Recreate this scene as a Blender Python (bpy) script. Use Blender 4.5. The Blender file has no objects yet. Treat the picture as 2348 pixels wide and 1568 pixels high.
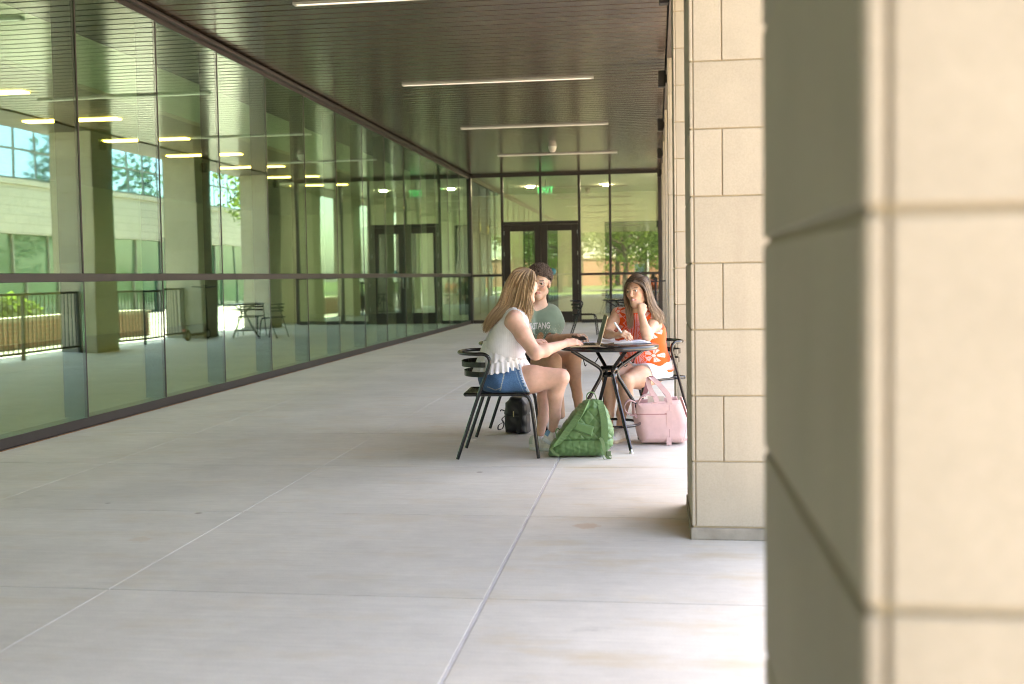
import bpy, bmesh, math, random
import numpy as np
from mathutils import Vector, Matrix
from math import radians, sin, cos, pi
random.seed(7); rng = np.random.default_rng(7)
S = bpy.context.scene
COL = S.collection

# ---------------------------------------------------------------- camera
CH = 1.235; FPX, PW, PH = 2447.6, 2347.0, 1568.0
YAW, PITCH, ROLL, CYS = .1348, .0484, -.0155, -32.66
_r = Vector((cos(YAW), sin(YAW), 0)); _f = Vector((-sin(YAW)*cos(PITCH), cos(YAW)*cos(PITCH), -sin(PITCH)))
_u = _r.cross(_f)
_x = _r*cos(ROLL) + _u*sin(ROLL); _y = -_r*sin(ROLL) + _u*cos(ROLL)
cam_d = bpy.data.cameras.new('camera'); cam = bpy.data.objects.new('camera', cam_d); COL.objects.link(cam)
m = Matrix.Identity(4)
for i in range(3): m[i][0] = _x[i]; m[i][1] = _y[i]; m[i][2] = -_f[i]
m[2][3] = CH
cam.matrix_world = m
cam_d.sensor_width = 36; cam_d.lens = 36*FPX/PW; cam_d.shift_y = CYS/PW
cam_d.clip_start = .05; cam_d.clip_end = 2000
cam_d.dof.use_dof = True; cam_d.dof.focus_distance = 7.55; cam_d.dof.aperture_fstop = 2.5
S.camera = cam

def pix(x, y, Y):
    """photo pixel -> point on the plane at distance Y down the walkway"""
    v = _f + _x*((x-PW/2)/FPX) - _y*((y-PH/2-CYS)/FPX)
    return Vector((0, 0, CH)) + v*(Y/v.y)
def cp(a, b, Y):
    return pix(1026.8 + a/3.0542, 568.4 + b/3.0542, Y)

# ---------------------------------------------------------------- light
SUN_EL, SUN_AZ = radians(62), radians(10)          # azimuth measured from +Y towards +X
w = bpy.data.worlds.new('World'); S.world = w; w.use_nodes = True
nt = w.node_tree; bg = nt.nodes['Background']
sky = nt.nodes.new('ShaderNodeTexSky'); sky.sky_type = 'NISHITA'; sky.sun_disc = False
sky.sun_elevation = SUN_EL; sky.sun_rotation = SUN_AZ; sky.air_density = 1.0; sky.dust_density = 2.0
nt.links.new(sky.outputs[0], bg.inputs[0]); bg.inputs[1].default_value = .15
sd = bpy.data.lights.new('sun', 'SUN'); sd.energy = 4.5; sd.angle = radians(.5); sd.color = (1, .95, .87)
sun = bpy.data.objects.new('sun', sd); COL.objects.link(sun)
_sv = Vector((sin(SUN_AZ)*cos(SUN_EL), cos(SUN_AZ)*cos(SUN_EL), sin(SUN_EL)))
sun.rotation_euler = (-_sv).to_track_quat('-Z', 'Y').to_euler(); sun.location = _sv*60
S.view_settings.view_transform = 'Standard'; S.view_settings.look = 'None'
S.view_settings.gamma = 1; S.view_settings.use_curve_mapping = False
S.view_settings.exposure = 3.46
try:
    S.view_settings.use_white_balance = True; S.view_settings.white_balance_temperature = 8400; S.view_settings.white_balance_tint = 16
except Exception: pass
S.cycles.use_denoising = True; S.cycles.denoising_prefilter = 'ACCURATE'; S.cycles.pixel_filter_type = 'BLACKMAN_HARRIS'; S.cycles.filter_width = 1.05
S.cycles.max_bounces = 14; S.cycles.diffuse_bounces = 6; S.cycles.glossy_bounces = 8
S.cycles.transparent_max_bounces = 24; S.cycles.transmission_bounces = 8
S.cycles.sample_clamp_indirect = 12

# ---------------------------------------------------------------- helpers
MATS = {}
def newmat(name):
    mt = bpy.data.materials.new(name); mt.use_nodes = True
    return mt, mt.node_tree, mt.node_tree.nodes['Principled BSDF']
def nd(t, typ, **kw):
    n = t.nodes.new(typ)
    for k, v in kw.items():
        if k.startswith('i_'): n.inputs[k[2:]].default_value = v
        else: setattr(n, k, v)
    return n
def ramp(t, src, stops):
    r = t.nodes.new('ShaderNodeValToRGB'); e = r.color_ramp.elements
    while len(e) < len(stops): e.new(.5)
    for el, (p, c) in zip(e, stops):
        el.position = p; el.color = (*c, 1) if len(c) == 3 else c
    t.links.new(src, r.inputs[0]); return r.outputs[0]
def mixc(t, fac, a, b, mode='MIX'):
    n = t.nodes.new('ShaderNodeMix'); n.data_type = 'RGBA'; n.blend_type = mode
    for i, s in ((0, fac), (6, a), (7, b)):
        if isinstance(s, (int, float)): n.inputs[i].default_value = s
        elif isinstance(s, tuple): n.inputs[i].default_value = (*s, 1)
        else: t.links.new(s, n.inputs[i])
    return n.outputs[2]
def noise(t, scale, vec=None, detail=4, rough=.55, stretch=None, dim='world'):
    n = nd(t, 'ShaderNodeTexNoise'); n.inputs['Scale'].default_value = scale
    n.inputs['Detail'].default_value = detail; n.inputs['Roughness'].default_value = rough
    if vec is None:
        vec = t.nodes.new('ShaderNodeNewGeometry').outputs['Position'] if dim == 'world' else t.nodes.new('ShaderNodeTexCoord').outputs['Object']
    if stretch:
        mp = nd(t, 'ShaderNodeMapping'); mp.inputs['Scale'].default_value = stretch
        t.links.new(vec, mp.inputs[0]); vec = mp.outputs[0]
    t.links.new(vec, n.inputs['Vector']); return n.outputs[0]
def bumpn(t, p, h, strength=.3, dist=.01):
    b = nd(t, 'ShaderNodeBump'); b.inputs['Strength'].default_value = strength; b.inputs['Distance'].default_value = dist
    t.links.new(h, b.inputs['Height']); t.links.new(b.outputs[0], p.inputs['Normal']); return b
def pm(name, col, rough=.5, metal=0, var=.12, vs=6, bump=0, bs=60, spec=.5, dim='obj', coat=0, rand=0, sheen=0, trans=None, emit=None):
    if name in MATS: return MATS[name]
    mt, t, p = newmat(name)
    a = tuple(c*(1-var) for c in col); b = tuple(min(1, c*(1+var)) for c in col)
    c = ramp(t, noise(t, vs, dim=dim), [(.3, a), (.7, b)])
    if rand:
        oi = t.nodes.new('ShaderNodeObjectInfo')
        hs = nd(t, 'ShaderNodeHueSaturation'); mr = nd(t, 'ShaderNodeMapRange')
        mr.inputs['To Min'].default_value = 1-rand; mr.inputs['To Max'].default_value = 1+rand
        t.links.new(oi.outputs['Random'], mr.inputs[0]); t.links.new(mr.outputs[0], hs.inputs['Value']); t.links.new(c, hs.inputs['Color']); c = hs.outputs[0]
    t.links.new(c, p.inputs['Base Color'])
    p.inputs['Roughness'].default_value = rough; p.inputs['Metallic'].default_value = metal
    p.inputs['Specular IOR Level'].default_value = spec; p.inputs['Coat Weight'].default_value = coat
    if sheen: p.inputs['Sheen Weight'].default_value = sheen
    if emit: p.inputs['Emission Color'].default_value = (*emit[0], 1); p.inputs['Emission Strength'].default_value = emit[1]
    if bump: bumpn(t, p, noise(t, bs, dim=dim), bump, .004)
    MATS[name] = mt; return mt

class MB:
    def __init__(s): s.v = []; s.f = []; s.sm = []
    def add(s, vs, fs, smooth=False):
        o = len(s.v); s.v += [tuple(v) for v in vs]; s.f += [tuple(i+o for i in f) for f in fs]; s.sm += [smooth]*len(fs)
        return s
    def box(s, x0, x1, y0, y1, z0, z1, ch=0):
        if ch:
            bm = bmesh.new(); bmesh.ops.create_cube(bm, size=1)
            for v in bm.verts: v.co = Vector(((x0+x1)/2+v.co.x*(x1-x0), (y0+y1)/2+v.co.y*(y1-y0), (z0+z1)/2+v.co.z*(z1-z0)))
            bmesh.ops.bevel(bm, geom=bm.edges[:], offset=ch, segments=1, affect='EDGES')
            bm.verts.index_update()
            s.add([v.co[:] for v in bm.verts], [[v.index for v in f.verts] for f in bm.faces]); bm.free(); return s
        return s.add([(x0,y0,z0),(x1,y0,z0),(x1,y1,z0),(x0,y1,z0),(x0,y0,z1),(x1,y0,z1),(x1,y1,z1),(x0,y1,z1)],
              [(3,2,1,0),(4,5,6,7),(0,1,5,4),(1,2,6,5),(2,3,7,6),(3,0,4,7)])
    def tube(s, pts, r, n=8, caps=True, rs=None, flat=1.0):
        pts = [Vector(p) for p in pts]; up = Vector((0, 0, 1)); rings = []; prev = None
        for i, p in enumerate(pts):
            d = (pts[min(i+1, len(pts)-1)] - pts[max(i-1, 0)]).normalized()
            if prev is None:
                a = d.orthogonal().normalized() if abs(d.dot(up)) > .98 else d.cross(up).normalized()
            else:
                a = (prev - d*prev.dot(d)).normalized()
            prev = a; b = d.cross(a); rr = rs[i] if rs else r
            rings.append([p + (a*cos(2*pi*k/n) + b*sin(2*pi*k/n)*flat)*rr for k in range(n)])
        vs = [v for rg in rings for v in rg]; fs = []
        for i in range(len(pts)-1):
            for k in range(n):
                fs.append((i*n+k, i*n+(k+1) % n, (i+1)*n+(k+1) % n, (i+1)*n+k))
        s.add(vs, fs, True)
        if caps:
            s.add(rings[0], [tuple(range(n-1, -1, -1))]); s.add(rings[-1], [tuple(range(n))])
        return s
    def ribbon(s, pts, wdir, w, th):
        """flat strap: swept rectangle, wdir = width direction (vector or list)"""
        pts = [Vector(p) for p in pts]; vs = []; N = len(pts)
        for i, p in enumerate(pts):
            d = (pts[min(i+1, N-1)] - pts[max(i-1, 0)]).normalized()
            wd = Vector(wdir[i] if isinstance(wdir, list) else wdir); wd = (wd - d*wd.dot(d)).normalized(); nn = d.cross(wd)
            ww = w[i] if isinstance(w, list) else w
            vs += [p+wd*ww/2+nn*th/2, p-wd*ww/2+nn*th/2, p-wd*ww/2-nn*th/2, p+wd*ww/2-nn*th/2]
        fs = []
        for i in range(N-1):
            for k in range(4): fs.append((i*4+k, i*4+(k+1) % 4, (i+1)*4+(k+1) % 4, (i+1)*4+k))
        fs += [(3, 2, 1, 0), tuple(4*(N-1)+k for k in range(4))]
        return s.add(vs, fs)
    def lathe(s, prof, n=24, c=(0, 0, 0)):
        vs = []; fs = []
        for r, z in prof:
            for k in range(n): vs.append((c[0]+r*cos(2*pi*k/n), c[1]+r*sin(2*pi*k/n), c[2]+z))
        for i in range(len(prof)-1):
            for k in range(n): fs.append((i*n+k, i*n+(k+1) % n, (i+1)*n+(k+1) % n, (i+1)*n+k))
        return s.add(vs, fs, True)
    def mesh(s, name, mat):
        me = bpy.data.meshes.new(name); me.from_pydata(s.v, [], s.f)
        me.polygons.foreach_set('use_smooth', s.sm); me.materials.append(mat); me.update(); return me
    def build(s, name, mat, parent=None):
        return link(name, s.mesh(name, mat), parent)
def link(name, me, parent=None, loc=None):
    o = bpy.data.objects.new(name, me); COL.objects.link(o)
    if parent: o.parent = parent
    if loc: o.location = loc
    return o
def tag(o, label=None, cat=None, group=None, kind=None):
    if label: o['label'] = label
    if cat: o['category'] = cat
    if group: o['group'] = group
    if kind: o['kind'] = kind
    return o
def thing(name, label, cat, loc=(0, 0, 0), rz=0, group=None):
    o = bpy.data.objects.new(name, None); COL.objects.link(o); o.location = loc; o.rotation_euler = (0, 0, rz)
    o.empty_display_size = .1
    return tag(o, label, cat, group)
def copy_tree(o, parent=None):
    c = o.copy(); COL.objects.link(c); c.parent = parent
    for ch in o.children: copy_tree(ch, c)
    return c
def box(name, b, mat, parent=None, ch=0): return MB().box(*b, ch=ch).build(name, mat, parent)
def curve(pts, n=8):
    """Catmull-Rom through pts"""
    P = [Vector(p) for p in pts]; P = [P[0]*2-P[1]] + P + [P[-1]*2-P[-2]]; out = []
    for i in range(1, len(P)-2):
        for k in range(n):
            t = k/n; a, b, c, d = P[i-1], P[i], P[i+1], P[i+2]
            out.append(.5*((2*b) + (c-a)*t + (2*a-5*b+4*c-d)*t*t + (3*b-a-3*c+d)*t**3))
    out.append(P[-2]); return out
# ---------------------------------------------------------------- surface materials
def concrete(name, base, stain, dirt):
    mt, t, p = newmat(name)
    geo = t.nodes.new('ShaderNodeNewGeometry').outputs['Position']
    streak = noise(t, 1, geo, 6, .6, (1.6, 60, 1)); blot = noise(t, 1.3, geo, 7, .68); fine = noise(t, 160, geo, 3, .7)
    c = ramp(t, blot, [(.28, tuple(x*.86 for x in base)), (.7, tuple(x*1.07 for x in base))])
    c = mixc(t, 1, c, ramp(t, streak, [(.3, (.94, .94, .945)), (.66, (1.03, 1.03, 1.025))]), 'MULTIPLY')
    c = mixc(t, 1, c, ramp(t, fine, [(.3, (.92, .92, .92)), (.7, (1.05, 1.05, 1.05))]), 'MULTIPLY')
    c = mixc(t, 1, c, ramp(t, noise(t, 11, geo, 6, .75, (.7, 1.6, 1)), [(.3, (.93, .93, .925)), (.7, (1.04, 1.04, 1.04))]), 'MULTIPLY')
    st = ramp(t, noise(t, 2.1, geo, 6, .65, (.8, 2.2, 1)), [(.52, (0, 0, 0)), (.72, (1, 1, 1))])
    c = mixc(t, mulf(t, st, stain), c, (base[0]*.86, base[1]*.72, base[2]*.5))
    gd = ramp(t, noise(t, 3.3, geo, 7, .7, (.9, 2.6, 1)), [(.6, (0, 0, 0)), (.74, (1, 1, 1))])
    c = mixc(t, mulf(t, gd, dirt), c, (base[0]*.55, base[1]*.55, base[2]*.56))
    vo = nd(t, 'ShaderNodeTexVoronoi', i_Scale=1.4); t.links.new(geo, vo.inputs['Vector'])
    sp = ramp(t, vo.outputs['Distance'], [(.02, (1, 1, 1)), (.035, (0, 0, 0))])
    c = mixc(t, mulf(t, sp, .55), c, (.16, .11, .07))
    v2 = nd(t, 'ShaderNodeTexVoronoi', i_Scale=.9); mp2 = nd(t, 'ShaderNodeMapping'); mp2.inputs['Location'].default_value = (3.3, 1.7, 0); t.links.new(geo, mp2.inputs[0]); t.links.new(mp2.outputs[0], v2.inputs['Vector'])
    rs_ = nd(t, 'ShaderNodeMath', operation='MULTIPLY_ADD'); t.links.new(noise(t, 26, geo, 4, .7), rs_.inputs[0]); rs_.inputs[1].default_value = -.10; t.links.new(v2.outputs['Distance'], rs_.inputs[2])
    c = mixc(t, mulf(t, ramp(t, rs_.outputs[0], [(.0, (1, 1, 1)), (.012, (0, 0, 0))]), stain*.55), c, (.55, .30, .12))
    oi = t.nodes.new('ShaderNodeObjectInfo'); mr = nd(t, 'ShaderNodeMapRange'); mr.inputs['To Min'].default_value = .95; mr.inputs['To Max'].default_value = 1.04
    t.links.new(oi.outputs['Random'], mr.inputs[0])
    hs = nd(t, 'ShaderNodeHueSaturation'); t.links.new(mr.outputs[0], hs.inputs['Value']); t.links.new(c, hs.inputs['Color'])
    t.links.new(hs.outputs[0], p.inputs['Base Color'])
    p.inputs['Roughness'].default_value = .62; p.inputs['Specular IOR Level'].default_value = .35
    bumpn(t, p, noise(t, 1, geo, 4, .6, (4, 260, 1)), .25, .002)
    return mt
def mulf(t, sock, k):
    n = nd(t, 'ShaderNodeMath', operation='MULTIPLY'); t.links.new(sock, n.inputs[0]); n.inputs[1].default_value = k; return n.outputs[0]
CONC = concrete('broomed_concrete', (.66, .635, .585), .3, .2)
CONCR = concrete('stained_sidelit_concrete', (.68, .645, .585), .62, .5)  # right strip: heavier stains, plus side light put into the lighter base colour
def stone():
    mt, t, p = newmat('limestone')
    geo = t.nodes.new('ShaderNodeNewGeometry').outputs['Position']
    base = (.45, .39, .31)
    c = ramp(t, noise(t, 3.2, geo, 5, .6), [(.25, tuple(x*.9 for x in base)), (.75, tuple(x*1.06 for x in base))])
    c = mixc(t, 1, c, ramp(t, noise(t, 130, geo, 2, .6), [(.32, (.93, .93, .92)), (.66, (1.03, 1.03, 1.03))]), 'MULTIPLY')
    sp = ramp(t, noise(t, 46, geo, 2, .5), [(.7, (0, 0, 0)), (.77, (1, 1, 1))])
    c = mixc(t, mulf(t, sp, .25), c, (.3, .24, .17))
    wm = ramp(t, noise(t, 1, geo, 5, .6, (9, 9, 1.1)), [(.55, (0, 0, 0)), (.8, (1, 1, 1))])
    c = mixc(t, mulf(t, wm, .35), c, (.33, .27, .2))
    oi = t.nodes.new('ShaderNodeObjectInfo'); mr = nd(t, 'ShaderNodeMapRange'); mr.inputs['To Min'].default_value = .90; mr.inputs['To Max'].default_value = 1.06
    t.links.new(oi.outputs['Random'], mr.inputs[0]); hs = nd(t, 'ShaderNodeHueSaturation'); t.links.new(mr.outputs[0], hs.inputs['Value']); t.links.new(c, hs.inputs['Color'])
    t.links.new(hs.outputs[0], p.inputs['Base Color']); p.inputs['Roughness'].default_value = .8; p.inputs['Specular IOR Level'].default_value = .25
    bumpn(t, p, noise(t, 220, geo, 3, .6), .2, .002)
    return mt
STONE = stone()
MORTAR = pm('mortar', (.42, .335, .22), .9, bump=.3, dim='world')
BRONZE = pm('bronze_frame', (.050, .040, .037), .38, .3, var=.1, vs=3, dim='world')
DARKB = pm('door_bronze', (.040, .028, .023), .4, .2, var=.1, dim='world')
def ceil_mat():
    mt, t, p = newmat('bronze_ceiling')
    geo = t.nodes.new('ShaderNodeNewGeometry').outputs['Position']
    c = ramp(t, noise(t, 1.5, geo, 4), [(.3, (.125, .086, .06)), (.7, (.165, .115, .084))])
    t.links.new(c, p.inputs['Base Color']); p.inputs['Metallic'].default_value = .65; p.inputs['Roughness'].default_value = .2
    p.inputs['Coat Weight'].default_value = .25; p.inputs['Coat Roughness'].default_value = .15
    bumpn(t, p, noise(t, 1, geo, 2, .5, (5, .6, 1)), .05, .003)
    return mt
CEIL = ceil_mat()
BLACKREC = pm('ceiling_void', (.02, .018, .016), .9)
def glass(name, tint, ior, refl, wav):
    mt, t, p = newmat(name); t.nodes.remove(p); out = t.nodes['Material Output']
    tr = nd(t, 'ShaderNodeBsdfTransparent'); tr.inputs[0].default_value = (*tint, 1)
    gl = nd(t, 'ShaderNodeBsdfGlossy'); gl.inputs['Roughness'].default_value = 0.0; gl.inputs[0].default_value = (*refl, 1)
    lw = nd(t, 'ShaderNodeLayerWeight', i_Blend=.5); pw = nd(t, 'ShaderNodeMath', operation='POWER'); pw.inputs[1].default_value = 4.5
    t.links.new(lw.outputs['Facing'], pw.inputs[0]); fr = nd(t, 'ShaderNodeMath', operation='MULTIPLY_ADD'); t.links.new(pw.outputs[0], fr.inputs[0]); fr.inputs[1].default_value = 1-ior; fr.inputs[2].default_value = ior
    geo = t.nodes.new('ShaderNodeNewGeometry').outputs['Position']
    oi = t.nodes.new('ShaderNodeObjectInfo')
    cb = nd(t, 'ShaderNodeCombineXYZ'); mm = nd(t, 'ShaderNodeMath', operation='MULTIPLY'); mm.inputs[1].default_value = 40
    t.links.new(oi.outputs['Random'], mm.inputs[0]); t.links.new(mm.outputs[0], cb.inputs[0])
    ad = nd(t, 'ShaderNodeVectorMath', operation='ADD'); t.links.new(geo, ad.inputs[0]); t.links.new(cb.outputs[0], ad.inputs[1])
    b = nd(t, 'ShaderNodeBump'); b.inputs['Strength'].default_value = 1; b.inputs['Distance'].default_value = wav
    t.links.new(noise(t, 1, ad.outputs[0], 1, .3, (1, 1.15, .55)), b.inputs['Height']); t.links.new(b.outputs[0], gl.inputs['Normal'])
    mx = nd(t, 'ShaderNodeMixShader'); t.links.new(fr.outputs[0], mx.inputs[0]); t.links.new(tr.outputs[0], mx.inputs[1]); t.links.new(gl.outputs[0], mx.inputs[2])
    t.links.new(mx.outputs[0], out.inputs[0]); return mt
GLASS = glass('green_tinted_glass', (.77, .91, .80), .25, (.70, .96, .87), .0022)
GLASSD = glass('door_glass', (.90, .96, .90), .20, (.92, .99, .90), .0010)

# ---------------------------------------------------------------- setting
XL, YE, ZC = -4.806, 27.62, 3.87
Y_BACK = -12.0
gm, t, p = newmat('grass')
gp = t.nodes.new('ShaderNodeNewGeometry').outputs['Position']
t.links.new(ramp(t, noise(t, .35, gp, 6, .7), [(.3, (.055, .09, .025)), (.7, (.12, .16, .05))]), p.inputs['Base Color']); p.inputs['Roughness'].default_value = .9
bumpn(t, p, noise(t, 40, gp), .8, .05)
g = MB().add([(-300, -300, -.16), (300, -300, -.16), (300, 300, -.16), (-300, 300, -.16)], [(0, 1, 2, 3)]).build('lawn', gm); tag(g, kind='structure')
PAVE = pm('sunlit_paving', (.34, .315, .28), .8, var=.1, vs=1.5, dim='world', bump=.2)
o = box('paving', (1.623, 12.4, -30, 62, -.4, -.03), PAVE); tag(o, kind='structure')
o = box('road', (-60, 60, -44, -37, -.3, -.13), pm('asphalt', (.05, .05, .052), .9, dim='world', bump=.3)); tag(o, kind='structure')

floor = box('floor', (XL-.2, 1.62, Y_BACK-.1, YE+.12, -.35, -.008), pm('joint_bed', (.25, .235, .21), .9, dim='world')); tag(floor, kind='structure')
xs = [XL+.005, -3.73, -2.196, -.66, 1.62]; J = .0028
ys = [3.99+1.41*k for k in range(-12, 18)]; ys = [y for y in ys if Y_BACK < y < YE-.2]; ys = [Y_BACK] + ys + [YE]
meshes = {}
for i in range(4):
    jl = .0075 if i == 3 else J*.7; jr = .0075 if i == 2 else J*.7
    for k in range(len(ys)-1):
        L = ys[k+1]-ys[k]; key = (i, round(L, 4))
        if key not in meshes:
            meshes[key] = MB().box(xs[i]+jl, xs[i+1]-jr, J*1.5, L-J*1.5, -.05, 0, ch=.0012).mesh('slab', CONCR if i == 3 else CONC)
        link('slab', meshes[key], floor, (0, ys[k], 0))
box('joint_bead', (-.66-.005, -.66+.005, Y_BACK, YE, -.012, -.0015), pm('joint_sealant', (.62, .6, .6), .6, dim='world'), floor)
for x in (-3.73, -2.196):
    box('joint_bead', (x-.0012, x+.0012, Y_BACK, YE, -.012, -.0012), pm('pale_sealant', (.57, .55, .51), .7, dim='world'), floor)
box('edge_sealant', (XL+.003, XL+.018, Y_BACK, YE, -.01, .004), pm('rusty_sealant', (.36, .2, .1), .9, var=.5, vs=5, dim='world'), floor)

# ceiling: metal planks running across the walkway
ceiling = box('ceiling', (XL-.05, .14, Y_BACK, YE+.1, ZC+.03, ZC+.09), BLACKREC); tag(ceiling, kind='structure')
PP = .2; pl = MB().box(XL+.02, .135,   .011, PP-.011, ZC, ZC+.028, ch=.006).mesh('plank', CEIL)
npl = int((YE-Y_BACK)/PP)
for k in range(npl): link('plank', pl, ceiling, (0, YE-(k+1)*PP, 0))
ROOFM = pm('roof_fascia', (.09, .075, .065), .5, .3, dim='world')
roof = box('roof', (-20, 1.6, Y_BACK, 44, ZC+.1, ZC+.75), ROOFM); tag(roof, kind='structure')
box('edge_beam', (.15, 1.0, Y_BACK, 44, ZC-.02, ZC+.098), ROOFM, roof)

# left curtain wall
P0, PP_ = 8.492, 1.4696
wall = thing('curtain_wall', 'long green tinted glass wall with bronze frame on the left of the walkway', 'glass wall', (XL, YE, 0))
def child(name, b, mat, par, ch=0):
    lx, ly, lz = par.location
    return box(name, (b[0]-lx, b[1]-lx, b[2]-ly, b[3]-ly, b[4]-lz, b[5]-lz), mat, par, ch)
child('sill_frame', (XL-.16, XL, Y_BACK, YE, .006, .088), BRONZE, wall, .004)
child('head_frame', (XL-.16, XL, Y_BACK, YE, 3.765, ZC+.02), BRONZE, wall, .004)
child('head_trim', (XL, XL+.055, Y_BACK, YE-.06, 3.81, 3.85), BRONZE, wall, .006)
child('transom', (XL-.02, XL+.025, Y_BACK, YE-.05, 1.243, 1.313), BRONZE, wall, .004)
kk = range(-13, 14)
pu = MB().box(-.006, .006, -PP_/2+.009, PP_/2-.009, 0, 3.765-1.313).mesh('pane', GLASS)
pd = MB().box(-.006, .006, -PP_/2+.009, PP_/2-.009, 0, 1.243-.088).mesh('pane', GLASS)
mu = MB().box(-.20, -.014, -.03, .03, .09, 3.764).mesh('mullion', BRONZE)
cpz = MB().box(-.016, -.001, -.0085, .0085, .09, 3.764).mesh('joint_cap', BRONZE)
GTILT = -.0085
for k in kk:
    y = P0+k*PP_-YE
    if k < 13:
        link('mullion', mu, wall, (0, y, 0)); link('joint_cap', cpz, wall, (0, y, 0))
    if k > -13:
        for me, z in ((pu, 1.313), (pd, .088)):
            o = link('pane', me, wall, (-.016, y-PP_/2, z)); o.rotation_euler = (0, rng.normal(0, .0012), GTILT+rng.normal(0, .0016))
box('corner_post', (-.16, .05, -.11, .06, 0, ZC), BRONZE, wall)

# end wall with doors
ew = thing('entrance_wall', 'bronze framed glass wall with double doors closing the far end', 'glass wall', (XL, YE, 0))
D0, D1 = -.04, .06
def ec(name, x0, x1, z0, z1, mat=BRONZE, y0=D0, y1=D1, par=ew, ch=.004):
    return box(name, (x0-XL, x1-XL, y0, y1, z0, z1), mat, par, ch)
for x0, x1 in ((-3.99, -3.925), (-1.985, -1.92), (-1.19, -1.13), (.06, .15)): ec('mullion', x0, x1, .02, 3.80)
ec('mullion', -2.98, -2.92, 2.64, 3.80)
ec('head_frame', XL+.05, .15, 3.802, ZC+.02)
ec('door_header', -3.923, -1.987, 2.56, 2.64)
for x0, x1 in ((XL+.05, -3.992), (-1.918, -1.192), (-1.128, .058)):
    ec('transom', x0, x1, 1.225, 1.285); ec('sill', x0, x1, .002, .09)
    ec('pane', x0, x1, 1.287, 3.80, GLASSD, 0, .01, ch=0); ec('pane', x0, x1, .092, 1.223, GLASSD, 0, .01, ch=0)
ec('pane', -3.923, -2.982, 2.642, 3.80, GLASSD, 0, .01, ch=0); ec('pane', -2.918, -1.987, 2.642, 3.80, GLASSD, 0, .01, ch=0)
for a, b, hx in ((-3.92, -2.956, -3.03), (-2.95, -1.99, -2.875)):
    d = box('door', (a-XL, a-XL+.165, -.03, .03, .015, 2.555), DARKB, ew, .004)
    for q in ((b-.165, b, .015, 2.555), (a+.167, b-.167, 2.39, 2.555), (a+.167, b-.167, .015, .30)):
        box('rail', (q[0]-XL, q[1]-XL, -.03, .03, q[2], q[3]), DARKB, d, .004)
    box('pane', (a+.166-XL, b-.166-XL, -.005, .005, .301, 2.389), GLASSD, d)
    MB().tube([(hx-XL, -.03, .95), (hx-XL, -.09, .98), (hx-XL, -.09, 1.25), (hx-XL, -.03, 1.28)], .012).build('handle', pm('steel', (.5, .5, .5), .3, 1), d)
    for z in (.35, 1.0, 1.75, 2.3): box('hinge', ((a+.004 if hx > -3 else a-.004)-XL if False else ((b-.02)-XL if hx > -2.9 else a-XL), ((b-.005)-XL if hx > -2.9 else a+.015-XL), -.045, -.028, z, z+.1), pm('steel', (.5, .5, .5), .3, 1), d)
st = MB().lathe([(0.001, 0), (.085, 0), (.085, .003), (.001, .003)], 20).build('door_sticker', pm('teal_sticker', (.06, .30, .36), .4)); st.rotation_euler = (pi/2, 0, 0)
st.location = pix(1267, 622, YE-.012); tag(st, 'round teal sticker on the glass of the right hand door', 'sticker')

# interior seen through the glass
PALE = pm('interior_plaster', (.62, .62, .50), .8, dim='world', vs=.6, var=.06)
IFLOOR = pm('interior_floor', (.33, .34, .30), .35, dim='world')
ICEIL = pm('interior_ceiling_tile', (.40, .41, .36), .8, dim='world')
fl = box('lobby_floor', (-16, XL-.2, Y_BACK, 44, -.35, -.002), IFLOOR); tag(fl, kind='structure')
f2 = box('vestibule_floor', (XL-.198, 1.2, YE+.12, 44, -.35, -.001), IFLOOR); tag(f2, kind='structure')
iw = thing('lobby_wall', 'pale plaster wall at the back of the lobby behind the left glass', 'wall', (-13, 14, 0))
child('wall_panel', (-13.2, -13, Y_BACK, 44, 0, ZC+.08), PALE, iw)
child('end_panel', (-12.99, XL-.22, 36.0, 36.2, 0, ZC+.08), PALE, iw)
child('end_panel', (-12.99, XL-.22, Y_BACK, Y_BACK+.2, 0, ZC+.08), PALE, iw)
for y in (3.0, 9.5, 17.7, 26.0):
    child('door_leaf', (-13, -12.94, y, y+1.0, .01, 2.4), pm('lobby_door', (.03, .035, .03), .4), iw)
vw = thing('vestibule_wall', 'pale plaster wall behind the far entrance doors', 'wall', (-2, 34, 0))
child('wall_panel', (XL-.2, 1.2, 34, 34.2, 0, ZC+.08), PALE, vw)
child('side_panel', (1.0, 1.2, YE+.2, 33.99, 0, ZC+.08), PALE, vw)
child('opening', (-4.2, -3.1, 33.96, 33.998, .01, 2.9), pm('lobby_door', (.03, .035, .03), .4), vw)
child('opening', (-1.6, .2, 33.96, 33.998, .01, 2.9), pm('lobby_door', (.03, .035, .03), .4), vw)
ic = box('lobby_ceiling', (-12.98, -6.35, Y_BACK+.22, 35.9, 3.46, 3.56), ICEIL); tag(ic, kind='structure')
box('bulkhead', (-6.347, -6.20, Y_BACK+.22, 35.9, 3.40, ZC+.06), PALE, ic)
ic2 = box('vestibule_ceiling', (XL-.1, .99, YE+.13, 33.95, 3.83, ZC+.07), PALE); tag(ic2, kind='structure')
LIT = pm('lit_diffuser', (.9, .8, .6), .5, emit=((1, .64, .16), 3.4))
LIT2 = pm('downlight_diffuser', (.9, .85, .7), .5, emit=((1, .9, .7), 55))
LITM = MB().box(0, 1.36, -.08, .08, 0, .02).mesh('lobby_light', LIT)
n = 0
ORD = ['first', 'second', 'third', 'fourth', 'fifth', 'sixth', 'seventh', 'eighth', 'ninth', 'tenth', 'eleventh', 'twelfth', 'thirteenth', 'fourteenth', 'fifteenth', 'sixteenth', 'seventeenth']
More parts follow.
